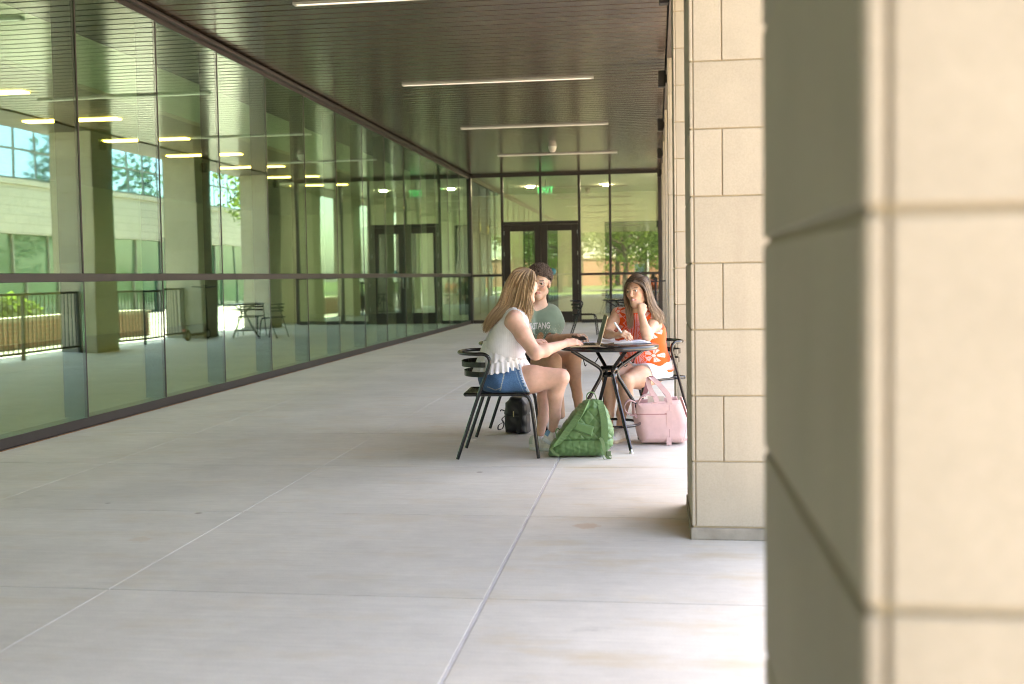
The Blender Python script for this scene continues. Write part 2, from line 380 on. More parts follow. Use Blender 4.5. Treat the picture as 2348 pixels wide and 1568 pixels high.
for sx in (-8.56,):
    for k in range(-6, 11):
        y = 11.6+2.157*k+(.0 if sx > -9 else 1.0)
        if Y_BACK+.5 < y < 25:
            o = link('lobby_light', LITM, None, (sx, y, 3.437)); n += 1
            tag(o, 'lit warm ceiling strip in the lobby behind the left glass, ' + ('number %d of its row from the far end' % (0) if False else ORD[n-1]+' along the row'), 'ceiling light', 'lobby ceiling lights')
for x in (-3.6, -1.4):
    o = box('vestibule_light', (x-.09, x+.09, 30.9, 31.08, 3.80, 3.828), LIT2); tag(o, 'small lit ceiling downlight behind the far doors, %s one' % ('left' if x < -2 else 'right'), 'ceiling light', 'vestibule lights')
# exit sign
GRN = pm('exit_green', (.02, .35, .13), .5, emit=((.03, .85, .3), .2))
ex = thing('exit_sign', 'green lit EXIT sign hanging behind the glass above the far doors', 'exit sign', (-2.95, 28.9, 3.42))
box('face', (-.2, .2, 0, .03, 0, .24), pm('sign_glass', (.6, .7, .62), .3), ex, .004)
box('hanger', (-.01, .01, .005, .025, .241, .41), BRONZE, ex)
def letters(txt, size, par, loc, mat, rot=(pi/2, 0, 0), ext=.004):
    cu = bpy.data.curves.new('txt', 'FONT'); cu.body = txt; cu.size = size; cu.extrude = ext; cu.align_x = 'CENTER'; cu.align_y = 'CENTER'
    ob = bpy.data.objects.new('txt', cu); COL.objects.link(ob)
    dg = bpy.context.evaluated_depsgraph_get(); me = bpy.data.meshes.new_from_object(ob.evaluated_get(dg)); bpy.data.objects.remove(ob)
    me.materials.clear(); me.materials.append(mat)
    o = link('lettering', me, par, loc); o.rotation_euler = rot; return o
letters('EXIT', .22, ex, (0, -.006, .12), GRN)

# stone columns
CW = .762; XR = .155; CYL = [4.971+4.137*k for k in range(-4, 6)]
NCO = 13; CH_ = .305; JJ = .0032
def col_parts():
    out = []
    out.append(('core', MB().box(.008, CW-.008, .008, CW-.008, 0, ZC-.03).mesh('core', MORTAR), 0))
    out.append(('plinth', MB().box(-.006, CW+.006, -.006, CW+.006, 0, .055, ch=.004).mesh('plinth', pm('plinth_concrete', (.29, .255, .21), .9, dim='world', bump=.4, vs=9, var=.2)), 0))
    q = .016
    side = [MB().box(0, q, 0, CW, JJ, CH_-JJ, ch=.004).mesh('stone_panel', STONE),
            MB().box(CW-q, CW, 0, CW, JJ, CH_-JJ, ch=.004).mesh('stone_panel', STONE)]
    def fr(a, b): return [MB().box(a, b, 0, .03, JJ, CH_-JJ, ch=.002).mesh('stone_block', STONE), MB().box(a, b, CW-.03, CW, JJ, CH_-JJ, ch=.002).mesh('stone_block', STONE)]
    g = .0026; A = fr(q+g*1.5, .146-g) + fr(.146+g, CW-q-g*1.5); B = fr(q+g*1.5, .61-g) + fr(.61+g, CW-q-g*1.5)
    for i in range(NCO):
        z = .06+CH_*i
        hh = 1 if z+CH_ < ZC else None
        if z > ZC-.1: break
        for me in side: out.append(('stone_panel', me, z))
        for me in (A if i % 2 else B): out.append(('stone_block', me, z))
    return out
CPARTS = col_parts()
ordn = {0: 'blurred limestone column nearest the lens, filling the right of the picture', 1: 'sharp limestone column just right of the pink tote bag'}
cnt = ['second', 'third', 'fourth', 'fifth', 'last']
for j, y in enumerate(CYL):
    k = j-3
    lab = ordn.get(k) or ('limestone column of the row, %s one beyond the pink tote bag' % cnt[k-1-1+0] if k > 1 else 'limestone column standing behind the camera position, %s from the open end' % ('first', 'second', 'third')[j])
    c = thing('stone_column', lab, 'column', (XR, y, 0), 0, 'limestone columns along the walkway')
    for nm, me, z in CPARTS: link(nm, me, c, (0, 0, z))
    if k >= 0:
        f = thing('column_floodlight', 'small dark floodlight fixed high on %s' % {0: 'the blurred near column', 1: 'the sharp near column'}.get(k, 'the %s column beyond the tote bag' % cnt[k-2] if k > 1 else ''), 'floodlight', (XR-.001, y+.30, 3.55), 0, 'floodlights on the columns')
        box('housing', (-.11, -.02, -.06, .06, 0, .2), BRONZE, f, .01); box('bracket', (-.02, 0, -.03, .03, .05, .15), BRONZE, f)

# ceiling strip lights
LM = pm('strip_diffuser', (.8, .78, .72), .5, emit=((1, .93, .8), .12)); LF = pm('strip_frame', (.55, .53, .5), .4, .4)
nm = ['over the camera', 'at the top edge of the picture', 'second from the front', 'third from the front', 'nearest the far doors']
for k in range(-3, 4):
    y = 9.97+4.41*k
    s = thing('strip_light', 'slim white ceiling strip light, %s' % (nm[k+1] if k >= -1 else 'behind the camera, ' + ('farthest', 'nearer')[k+3]), 'ceiling light', (-2.105, y, ZC), 0, 'strip lights in the walkway ceiling')
    box('diffuser', (-1.27, 1.27, -.028, .028, -.020, -.001), LM, s)
    for a, b in ((-.042, -.0285), (.0285, .042)): box('trim', (-1.30, 1.30, a, b, -.024, -.001), LF, s)
    for a in (-1.30, 1.2705): box('end_cap', (a, a+.0295, -.028, .028, -.024, -.001), LF, s)
dm = thing('dome_camera', 'white dome camera on the ceiling before the farthest strip light', 'dome camera', pix(1266, 340, 21.9)); dm.location.z = ZC
MB().lathe([(.001, -.125), (.04, -.118), (.066, -.09), (.075, -.05)], 20).build('dome', pm('dome_white', (.6, .55, .47), .3), dm)
MB().lathe([(.075, -.05), (.085, -.042), (.085, -.001)], 20).build('collar', pm('dome_collar', (.6, .57, .5), .4), dm)
# ---------------------------------------------------------------- the courtyard and lawn, seen in the glass
RAILM = pm('rail_black', (.012, .012, .013), .4, .2)
pk = MB().tube([(0, 0, .13), (0, 0, 1.03)], .011, 6).mesh('picket', RAILM)
for nmr, y0, y1 in (('nearer', 14.03, 17.36), ('farther', 18.17, 21.5)):
    r = thing('guard_rail', 'black metal guard rail with upright pickets reflected in the left glass, %s span' % nmr, 'railing', (.55, y0, 0), 0, 'guard rails between the columns')
    L = y1-y0
    box('top_rail', (-.025, .025, 0, L, 1.03, 1.07), RAILM, r, .005); box('bottom_rail', (-.018, .018, 0, L, .095, .13), RAILM, r, .004)
    for yy in (.03, L/2, L-.03): box('post', (-.024, .024, yy-.024, yy+.024, 0, 1.028), RAILM, r, .004)
    n = int(L/.115)
    for k in range(1, n): link('picket', pk, r, (0, L*k/n, 0))
def brickmat(name, c1, c2, mc, sc, row, bw, vec='Y'):
    mt, t, p = newmat(name); geo = t.nodes.new('ShaderNodeNewGeometry').outputs['Position']
    sp = nd(t, 'ShaderNodeSeparateXYZ'); t.links.new(geo, sp.inputs[0]); cb = nd(t, 'ShaderNodeCombineXYZ')
    t.links.new(sp.outputs[1 if vec == 'Y' else 0], cb.inputs[0]); t.links.new(sp.outputs[2], cb.inputs[1])
    b = nd(t, 'ShaderNodeTexBrick'); b.inputs['Scale'].default_value = 1; b.inputs['Row Height'].default_value = row; b.inputs['Brick Width'].default_value = bw
    b.inputs['Mortar Size'].default_value = sc; b.inputs['Color1'].default_value = (*c1, 1); b.inputs['Color2'].default_value = (*c2, 1); b.inputs['Mortar'].default_value = (*mc, 1)
    t.links.new(cb.outputs[0], b.inputs['Vector']); t.links.new(b.outputs[0], p.inputs['Base Color']); p.inputs['Roughness'].default_value = .85; return mt
BRICKY = brickmat('red_brick', (.30, .12, .075), (.24, .09, .06), (.3, .25, .2), .01, .08, .22)
BRICKX = brickmat('red_brick_far', (.20, .075, .045), (.16, .06, .04), (.2, .15, .11), .01, .08, .22, 'X')
LIMEY = brickmat('limestone_far', (.46, .41, .32), (.42, .375, .29), (.28, .24, .18), .012, .305, .61)
WGL = pm('sky_tint_window', (.25, .42, .6), .05, .9, var=.05); GGL = pm('green_storefront', (.05, .14, .09), .06, .2, var=.3, vs=.3, dim='world', spec=.8)  # WGL: mirrored sky put into the pane colour as blue
FRAMEW = pm('window_frame', (.16, .16, .13), .5)
wg = thing('courtyard_building', 'brick and limestone wing with a glazed ground floor reflected in the left glass', 'building', (12.6, 30, 0))
def wc(name, b, mat, par=wg, ch=0): return box(name, (b[0]-12.6, b[1]-12.6, b[2]-30, b[3]-30, b[4], b[5]), mat, par, ch)
wc('storefront', (12.7, 12.8, 30, 66, -.1, 3.0), GGL)
for k in range(18): wc('storefront_mullion', (12.62, 12.7, 30+2.05*k, 30.08+2.05*k, -.1, 3.0), FRAMEW)
wc('limestone_band', (12.5, 24, 29.9, 66.1, 3.0, 4.7), LIMEY); wc('sill_course', (12.42, 24, 29.85, 66.2, 4.7, 4.88), LIMEY)
wc('brick_wall', (12.62, 24, 30, 66, 4.88, 9.2), BRICKY); wc('cornice', (12.4, 24.1, 29.8, 66.2, 9.2, 9.7), LIMEY)
wc('inner_block', (12.85, 24, 30, 66, -.1, 3.0), pm('wing_inner', (.1, .12, .1), .8))
for k in range(4):
    y = 31.8+8.7*k
    wn = wc('window', (12.56, 12.615, y, y+4.8, 4.882, 8.0), FRAMEW)
    for i in range(4):
        for z in (4.95, 5.95, 6.95): wc('pane', (12.545, 12.56, y+.1+1.18*i, y+1.16+1.18*i, z, z+.92), WGL, wn)
lw_ = box('planter_wall', (2.6, 2.95, 12.5, 24, -.03, .5), BRICKY); tag(lw_, 'low red brick wall outside the guard rail, seen in the glass', 'wall')
box('coping', (2.55, 3.0, 12.45, 24.05, .5, .57), LIMEY, lw_)

LEAFM = []
for i, c in enumerate(((.045, .085, .02), (.07, .12, .03), (.10, .15, .035))):
    lm_ = pm('leaf_%s' % ('dark', 'mid', 'light')[i], c, .6, var=.35, vs=3, rand=.1, dim='world'); LEAFM.append(lm_)
    t = lm_.node_tree; p = t.nodes['Principled BSDF']; tl = nd(t, 'ShaderNodeBsdfTranslucent'); mx = nd(t, 'ShaderNodeMixShader'); mx.inputs[0].default_value = .5
    tl.inputs[0].default_value = (c[0]*2.4, c[1]*2.2, c[2]*1.5, 1); t.links.new(p.outputs[0], mx.inputs[1]); t.links.new(tl.outputs[0], mx.inputs[2]); t.links.new(mx.outputs[0], t.nodes['Material Output'].inputs[0])
BARK = pm('bark', (.09, .07, .05), .95, bump=.8, bs=20)
def tree(loc, h, rad, n, label, mat, seed):
    rg = np.random.default_rng(seed); T = thing('tree', label, 'tree', loc, rg.uniform(0, 6), 'trees around the walkway')
    m = MB(); top = Vector((rg.normal(0, .2), rg.normal(0, .2), h*.62))
    tr = curve([(0, 0, -.2), (rg.normal(0, .1), rg.normal(0, .1), h*.3), top], 4); k = len(tr)
    m.tube(tr, .1, 8, rs=[h*.028*(1-.6*i/k) for i in range(k)])
    tips = []
    for i in range(9):
        a = rg.uniform(0, 6.28); st = Vector((0, 0, h*rg.uniform(.3, .55))); e = Vector((cos(a)*rad*rg.uniform(.4, .8), sin(a)*rad*rg.uniform(.4, .8), h*rg.uniform(.5, .9)))
        lm = curve([st, st.lerp(e, .5)+Vector((0, 0, -.1*h*.3)), e], 3); m.tube(lm, .05, 5, rs=[h*.011*(1-.8*j/len(lm)) for j in range(len(lm))]); tips.append(e)
    m.build('trunk', BARK, T)
    cl = [Vector((rg.normal(0, rad*.45), rg.normal(0, rad*.45), h*.56+rg.normal(0, h*.17))) for _ in range(26)] + tips
    vs = []; fs = []
    ci = rg.integers(0, len(cl), n); off = rg.normal(0, 1, (n, 3)); off /= np.linalg.norm(off, axis=1)[:, None]; rr = rg.uniform(.3, 1, n)**.5*rad*.33
    c = np.array([tuple(q) for q in cl])[ci] + off*rr[:, None]
    a = rg.normal(0, 1, (n, 3)); a /= np.linalg.norm(a, axis=1)[:, None]; b = np.cross(a, off); b /= np.linalg.norm(b, axis=1)[:, None]+1e-6
    sz = rg.uniform(.08, .2, n)[:, None]*h/8
    V = np.stack([c-a*sz, c-b*sz*.5, c+a*sz, c+b*sz*.5], 1).reshape(-1, 3)
    me = bpy.data.meshes.new('crown'); me.from_pydata(V.tolist(), [], [(4*i, 4*i+1, 4*i+2, 4*i+3) for i in range(n)]); me.materials.append(mat)
    link('crown', me, T)
tree((-2.5, -31, -.16), 9, 3.4, 5000, 'broad green lawn tree mirrored in the glass right of the far doors', LEAFM[1], 3)
tree((2.2, -49, -.16), 10, 4.2, 4200, 'pale green tree beyond the road mirrored at the right frame edge', LEAFM[2], 4)
tree((-7.5, -50, -.16), 11, 4.4, 4200, 'dark tree beyond the road behind the walkway', LEAFM[0], 5)
tree((6.5, -27, -.16), 8, 3.2, 4200, 'young green tree on the lawn to the right behind the camera', LEAFM[1], 6)
tree((-1.2, -64, -.16), 11, 4.6, 4000, 'tall dark tree before the far brick building', LEAFM[0], 8)
tree((7.6, 47, -.1), 8, 3.0, 5000, 'leafy courtyard tree mirrored in the middle of the left glass', LEAFM[1], 9)
tree((10.2, 24.5, -.1), 6, 2.2, 3600, 'small courtyard tree near the brick wing', LEAFM[1], 10)
tree((15, -60, -.16), 12, 5, 4000, 'big tree far out on the lawn to the right', LEAFM[0], 12)
for i_, (x_, y_, h_) in enumerate(((-12, -66, 12), (-4.5, -70, 11), (4.5, -68, 12), (-15, -52, 10), (9.5, -54, 10))):
    tree((x_, y_, -.16), h_, h_*.42, 4200, ('tall tree far left before the brick hall', 'middle tree before the brick hall', 'full tree before the right end of the brick hall', 'spreading tree left beyond the road', 'round tree right beyond the road')[i_], LEAFM[(1, 2, 1, 2, 1)[i_]], 30+i_)
fb = thing('brick_hall', 'low red brick hall across the road mirrored in the far doors', 'building', (-4, -82, -.16))
box('wall', (-26, 26, -8, 0, 0, 3.5), BRICKX, fb); box('cornice', (-26.2, 26.2, -8.2, .2, 3.5, 3.8), LIMEY, fb)
for k in range(0, 12, 3):
    wn = box('window', (-24+4.2*k, -22.2+4.2*k, .002, .06, 1.0, 2.8), FRAMEW, fb); box('pane', (-23.9+4.2*k, -22.3+4.2*k, .061, .075, 1.1, 2.7), WGL, wn)
sl = thing('street_lamp', 'pale street lamp by the road mirrored right of the far doors', 'street lamp', (-.7, -36, -.16))
MB().tube([(0, 0, 0), (0, 0, 3.6)], .06, 8, rs=[.08, .05]).build('pole', pm('lamp_pole', (.6, .6, .6), .4, .3), sl)
MB().lathe([(.05, 3.6), (.2, 3.7), (.22, 3.95), (.08, 4.1), (.001, 4.12)], 12).build('lantern', pm('lamp_head', (.75, .75, .72), .4), sl)
bush = thing('shrub', 'clipped green shrub beside the brick planter wall', 'shrub', (4.2, 20, -.03))
rg = np.random.default_rng(5); n = 1500; d = rg.normal(0, 1, (n, 3)); d /= np.linalg.norm(d, axis=1)[:, None]; c = d*np.array([.8, 1.6, .55])*rg.uniform(.75, 1, (n, 1))+np.array([0, 0, .5]); a = rg.normal(0, .06, (n, 3)); b = np.cross(a, d)
me = bpy.data.meshes.new('foliage'); me.from_pydata(np.stack([c-a, c-b, c+a, c+b], 1).reshape(-1, 3).tolist(), [], [(4*i, 4*i+1, 4*i+2, 4*i+3) for i in range(n)]); me.materials.append(LEAFM[1]); link('foliage', me, bush)
MB().tube([(0, 0, 0), (0, .1, .5)], .03, 6).build('stem', BARK, bush)

# ---------------------------------------------------------------- cafe furniture
PAINT = pm('black_gloss_paint', (.004, .004, .005), .22, 0, var=.1, spec=.45, coat=.3, rand=0)
GLIDE = pm('steel', (.5, .5, .5), .3, 1)
def arc(pts, n=6): return curve(pts, n)
def make_chair(label, loc, rz):
    c = thing('cafe_chair', label, 'chair', loc, rz, 'black tube cafe chairs')
    T = .0125
    loop = curve([(-.055, -.238, .695), (-.085, -.238, .713), (-.15, -.232, .714), (-.235, -.165, .714), (-.275, -.06, .714), (-.275, .06, .714), (-.235, .165, .714), (-.15, .232, .714), (-.085, .238, .713), (-.055, .238, .695)], 5)
    MB().tube(loop, T, 10).build('arm_loop', PAINT, c)
    for s in (-1, 1):
        MB().tube(curve([(-.055, .238*s, .695), (-.046, .238*s, .665), (-.06, .238*s, .61), (-.145, .236*s, .38), (-.275, .235*s, .004)], 5), T, 10).build('leg', PAINT, c)
        MB().tube(curve([(-.2, .205*s, .437), (-.1, .207*s, .437), (.12, .207*s, .437), (.19, .207*s, .43), (.222, .207*s, .39), (.238, .207*s, .3), (.272, .207*s, .004)], 5), T, 10).build('leg', PAINT, c)
        MB().tube([(-.135, .207*s, .43), (-.138, .232*s, .43)], .008, 6).build('bracket', PAINT, c)
    MB().tube(curve([(-.2, -.205, .437), (-.222, -.19, .437), (-.222, 0, .437), (-.222, .19, .437), (-.2, .205, .437)], 5), T, 10).build('seat_frame', PAINT, c)
    MB().tube([(.2, -.205, .424), (.2, .205, .424)], .011, 8).build('seat_frame', PAINT, c)
    sl = MB().box(-.212, .215, -.013, .013, .437, .443).mesh('slat', PAINT)
    for k in range(9): link('slat', sl, c, (0, -.18+.045*k, 0))
    for z, x in ((.64, -.262), (.575, -.245)):
        MB().ribbon(curve([(-.075, -.236, z), (-.13, -.225, z), (x+.035, -.15, z), (x, 0, z), (x+.035, .15, z), (-.13, .225, z), (-.075, .236, z)], 5), (0, 0, 1), .036, .005).build('back_strap', PAINT, c)
    return c
def make_table(label, loc, rz, r=.355):
    t = thing('cafe_table', label, 'table', loc, rz, 'round black cafe tables')
    MB().lathe([(.001, .734), (r-.006, .734), (r, .730), (r, .704), (r-.006, .700), (.001, .700)], 64).build('table_top', PAINT, t)
    for k in range(4):
        a = k*pi/2; d = Vector((cos(a), sin(a), 0))
        pts = [d*.285+Vector((0, 0, .695)), d*.17+Vector((0, 0, .625)), d*.085+Vector((0, 0, .572)), d*.06+Vector((0, 0, .54)), d*.066+Vector((0, 0, .505)), d*.11+Vector((0, 0, .43)), d*.372+Vector((0, 0, .02))]
        lg = MB().tube(curve(pts, 5), .0135, 10).build('leg', PAINT, t)
        MB().lathe([(.017, 0), (.017, .008), (.008, .012), (.008, .03)], 12, tuple(d*.377)).build('glide', GLIDE, lg)
        h = d*.2+Vector((0, 0, .632)); s_ = Vector((-d.y, d.x, 0))
        MB().tube(curve([h, h+s_*.02-Vector((0, 0, .03)), h+s_*.035-Vector((0, 0, .045)), h+s_*.055-Vector((0, 0, .035))], 4), .004, 6).build('hook', PAINT, t)
    for z, rr in ((.562, .062), (.515, .056)): MB().lathe([(rr, z-.014), (rr, z+.014), (rr-.006, z+.014), (rr-.006, z-.014), (rr, z-.014)], 24).build('hub_band', PAINT, t)
    MB().tube([(.215*cos(2*pi*k/32), .215*sin(2*pi*k/32), .162) for k in range(33)], .010, 8, caps=False).build('foot_ring', PAINT, t)
    for k in range(4):
        a = k*pi/2; MB().tube([(.2*cos(a), .2*sin(a), .162), (.29*cos(a), .29*sin(a), .162)], .007, 6).build('ring_stay', PAINT, t)
    return t
TC = Vector((-.34, 7.70, 0))
make_table('round black table the three people sit at, papers and laptop on it', TC, radians(-65))
make_chair('black tube chair under the woman in white, left of the table', (-1.08, 7.307, 0), radians(3))
make_chair('black tube chair under the boy in the green shirt, behind the table', (-1.09, 8.265, 0), radians(-4))
make_chair('black tube chair under the woman in orange, right of the table', (-.09, 8.30, 0), radians(225))
make_table('farther round black table near the far doors', (-.72, 21.75, 0), radians(20))
make_chair('empty black chair left of the farther table', (-1.45, 21.6, 0), radians(8))
make_chair('empty black chair behind the farther table, partly hidden', (-.55, 22.5, 0), radians(-95))
# kick scooter parked by a column
sc = thing('kick_scooter', 'dark electric kick scooter parked against a far column', 'scooter', (.0, 20.95, 0), radians(92))
RUB = pm('black_rubber', (.015, .015, .016), .7); RED = pm('red_reflector', (.5, .02, .02), .3)
for x in (-.42, .42):
    MB().lathe([(.07, -.022), (.105, -.02), (.11, 0), (.105, .02), (.07, .022), (.07, -.022)], 20).build('wheel', RUB, sc).matrix_local = Matrix.Translation((x, 0, .111)) @ Matrix.Rotation(pi/2, 4, 'X')
    MB().lathe([(.001, -.018), (.07, -.018), (.07, .018), (.001, .018)], 14).build('rim', GLIDE, sc).matrix_local = Matrix.Translation((x, 0, .111)) @ Matrix.Rotation(pi/2, 4, 'X')
box('deck', (-.34, .24, -.075, .075, .10, .15), RUB, sc, .015)
MB().tube(curve([(.24, 0, .13), (.33, 0, .2), (.36, 0, .3)], 4), .022, 8).build('neck', RUB, sc)
MB().tube([(.42, 0, .16), (.33, 0, 1.08)], .02, 8).build('stem', RUB, sc)
MB().tube([(.325, -.24, 1.1), (.335, 0, 1.08), (.325, .24, 1.1)], .014, 8).build('handlebar', RUB, sc)
box('fender', (-.56, -.40, -.035, .035, .22, .235), RUB, sc, .004); box('reflector', (-.58, -.562, -.03, .03, .2, .25), RED, sc, .004)
box('display', (.32, .36, -.04, .04, 1.1, 1.14), RUB, sc, .01)
# ---------------------------------------------------------------- soft bodies: blended volumes turned into one skin
def A3(v): return np.array(tuple(v), dtype=np.float32)
class Vol:
    def __init__(s, lo, hi, h):
        s.lo = np.array(lo, np.float32); s.h = h
        s.n = tuple(int(math.ceil((b-a)/h))+1 for a, b in zip(lo, hi)); s.f = np.full(s.n, .3, np.float32)
    def sl(s, lo, hi, pad):
        i0 = [max(0, int((a-pad-l)/s.h)) for a, l in zip(lo, s.lo)]
        i1 = [min(n, int((a+pad-l)/s.h)+2) for a, l, n in zip(hi, s.lo, s.n)]
        if any(b-a < 1 for a, b in zip(i0, i1)): return None
        sl = tuple(slice(a, b) for a, b in zip(i0, i1))
        ax = [s.lo[i]+s.h*np.arange(i0[i], i1[i], dtype=np.float32) for i in range(3)]
        return sl, np.meshgrid(*ax, indexing='ij', sparse=True)
    def put(s, sl, d, k, op):
        f = s.f[sl]
        if op == 'sub': d = -d; h = np.maximum(k-np.abs(f-d), 0)/k; s.f[sl] = np.maximum(f, d)+h*h*k*.25
        else: h = np.maximum(k-np.abs(f-d), 0)/k; s.f[sl] = np.minimum(f, d)-h*h*k*.25
    def cone(s, a, b, ra, rb, k=.02, op='add'):
        a, b = A3(a), A3(b); R = max(ra, rb); q = s.sl(np.minimum(a, b)-R, np.maximum(a, b)+R, max(k, .012)+.03)
        if q is None: return s
        sl, (X, Y, Z) = q; ba = b-a; l2 = max(float(ba@ba), 1e-9)
        t = np.clip(((X-a[0])*ba[0]+(Y-a[1])*ba[1]+(Z-a[2])*ba[2])/l2, 0, 1)
        d = np.sqrt((X-a[0]-ba[0]*t)**2+(Y-a[1]-ba[1]*t)**2+(Z-a[2]-ba[2]*t)**2)-(ra+(rb-ra)*t)
        s.put(sl, d.astype(np.float32), k, op); return s
    def sleeve(s, a, b, ra, rb, k=.02):
        a, b = A3(a), A3(b); R = max(ra, rb); q = s.sl(np.minimum(a, b)-R, np.maximum(a, b)+R, k+.03); sl, (X, Y, Z) = q; ba = b-a; l2 = float(ba@ba); L = l2**.5
        t = ((X-a[0])*ba[0]+(Y-a[1])*ba[1]+(Z-a[2])*ba[2])/l2; u = np.clip(t, 0, 1.3)
        d = np.sqrt((X-a[0]-ba[0]*u)**2+(Y-a[1]-ba[1]*u)**2+(Z-a[2]-ba[2]*u)**2)-(ra+(rb-ra)*u)
        s.put(sl, np.maximum(d, (t-1)*L).astype(np.float32), k, 'add'); return s
    def ball(s, c, r, k=.02, op='add'): return s.cone(c, c, r, r, k, op)
    def ell(s, c, rad, M, k=.02, op='add'):
        """ellipsoid, M = (right, forward, up) unit vectors"""
        c = A3(c); R = max(rad); q = s.sl(c-R, c+R, max(k, .012)+.03)
        if q is None: return s
        sl, (X, Y, Z) = q; X, Y, Z = X-c[0], Y-c[1], Z-c[2]
        u = [X*m_[0]+Y*m_[1]+Z*m_[2] for m_ in M]
        k0 = np.sqrt(sum((a/r)**2 for a, r in zip(u, rad))); k1 = np.sqrt(sum((a/(r*r))**2 for a, r in zip(u, rad)))+1e-6
        s.put(sl, (k0*(k0-1)/k1).astype(np.float32), k, op); return s
    def grid(s): return np.meshgrid(*[s.lo[i]+s.h*np.arange(s.n[i], dtype=np.float32) for i in range(3)], indexing='ij', sparse=True)
    def plane(s, p, n, soft=.006):
        """keep the side opposite n"""
        p, n = A3(p), A3(Vector(n).normalized()); X, Y, Z = s.grid(); d = (X-p[0])*n[0]+(Y-p[1])*n[1]+(Z-p[2])*n[2]
        h = np.maximum(soft-np.abs(s.f-d), 0)/soft; s.f = np.maximum(s.f, d)+h*h*soft*.25; return s
    def surf(s):
        f = s.f; ins = f < 0; n = f.shape
        c = np.zeros(tuple(q-1 for q in n), np.int8)
        cor = [(i, j, k) for i in (0, 1) for j in (0, 1) for k in (0, 1)]
        sub = lambda A, o: A[o[0]:n[0]-1+o[0], o[1]:n[1]-1+o[1], o[2]:n[2]-1+o[2]]
        for o in cor: c += sub(ins, o)
        idx = np.argwhere((c > 0) & (c < 8)); vid = np.full(c.shape, -1, np.int32); vid[tuple(idx.T)] = np.arange(len(idx))
        val = np.stack([f[idx[:, 0]+o[0], idx[:, 1]+o[1], idx[:, 2]+o[2]] for o in cor], 1)
        acc = np.zeros((len(idx), 3), np.float32); cnt = np.zeros(len(idx), np.float32); C = np.array(cor, np.float32)
        for a in range(8):
            for b in range(a+1, 8):
                if abs(C[a]-C[b]).sum() != 1: continue
                m_ = (val[:, a] < 0) != (val[:, b] < 0); t = np.where(m_, val[:, a]/(val[:, a]-val[:, b]+1e-12), 0)
                acc += np.where(m_[:, None], C[a]+(C[b]-C[a])*t[:, None], 0); cnt += m_
        V = (idx+acc/cnt[:, None])*s.h+s.lo
        Q = []
        for ax in range(3):
            a0 = [slice(1, n[i]-1) for i in range(3)]; a1 = [slice(1, n[i]-1) for i in range(3)]
            a0[ax] = slice(0, n[ax]-1); a1[ax] = slice(1, n[ax]); A = ins[tuple(a0)]; B = ins[tuple(a1)]
            u, w_ = [(1, 2), (2, 0), (0, 1)][ax]
            for fl in (0, 1):
                e = np.argwhere(A & ~B) if fl == 0 else np.argwhere(~A & B)
                if not len(e): continue
                e = e.copy(); e[:, u] += 1; e[:, w_] += 1
                def g(du, dw):
                    q = e.copy(); q[:, u] -= du; q[:, w_] -= dw; return vid[q[:, 0], q[:, 1], q[:, 2]]
                q = np.stack([g(1, 1), g(0, 1), g(0, 0), g(1, 0)], 1)
                Q.append(q if fl == 0 else q[:, ::-1])
        return V.astype(np.float32), np.concatenate(Q)
def npmesh(name, V, Q, mat, colf=None, smooth=True):
    me = bpy.data.meshes.new(name); nv, nq = len(V), len(Q); k = Q.shape[1]
    me.vertices.add(nv); me.vertices.foreach_set('co', np.ascontiguousarray(V, np.float32).ravel())
    me.loops.add(nq*k); me.loops.foreach_set('vertex_index', np.ascontiguousarray(Q, np.int32).ravel())
    me.polygons.add(nq); me.polygons.foreach_set('loop_start', np.arange(0, nq*k, k, dtype=np.int32))
    try: me.polygons.foreach_set('loop_total', np.full(nq, k, np.int32))
    except Exception: pass
    me.update(calc_edges=True); me.validate()
    me.polygons.foreach_set('use_smooth', np.full(len(me.polygons), smooth))
    if colf is not None:
        c = colf(V) if callable(colf) else colf
        at = me.color_attributes.new('Col', 'FLOAT_COLOR', 'POINT'); at.data.foreach_set('color', np.concatenate([c, np.ones((nv, 1))], 1).astype(np.float32).ravel())
    me.materials.append(mat); return me
def vcm(name, rough=.6, var=.08, vs=25, bump=0, bs=200, spec=.4, sheen=0, sss=0, aniso=0, stripes=None):
    if name in MATS: return MATS[name]
    mt, t, p = newmat(name); a = nd(t, 'ShaderNodeAttribute', attribute_name='Col')
    c = mixc(t, 1, a.outputs['Color'], ramp(t, noise(t, vs, dim='world'), [(.3, (1-var,)*3), (.7, (1+var,)*3)]), 'MULTIPLY')
    t.links.new(c, p.inputs['Base Color']); p.inputs['Roughness'].default_value = rough; p.inputs['Specular IOR Level'].default_value = spec
    if sheen: p.inputs['Sheen Weight'].default_value = sheen
    if sss:
        p.inputs['Subsurface Weight'].default_value = sss; p.inputs['Subsurface Radius'].default_value = (1, .35, .2); p.inputs['Subsurface Scale'].default_value = .008
    if bump: bumpn(t, p, noise(t, bs, dim='world'), bump, .003)
    MATS[name] = mt; return mt
def sdfobj(name, vol, mat, parent, colf=None):
    V, Q = vol.surf(); inv = np.array(parent.matrix_world.inverted() if False else Matrix.Translation(-parent.location))
    off = np.array(parent.location, np.float32); return link(name, npmesh(name, V-off, Q, mat, (lambda v: colf(v+off)) if colf else None), parent)
def flat(c): return lambda V: np.tile(np.array(c, np.float32), (len(V), 1))
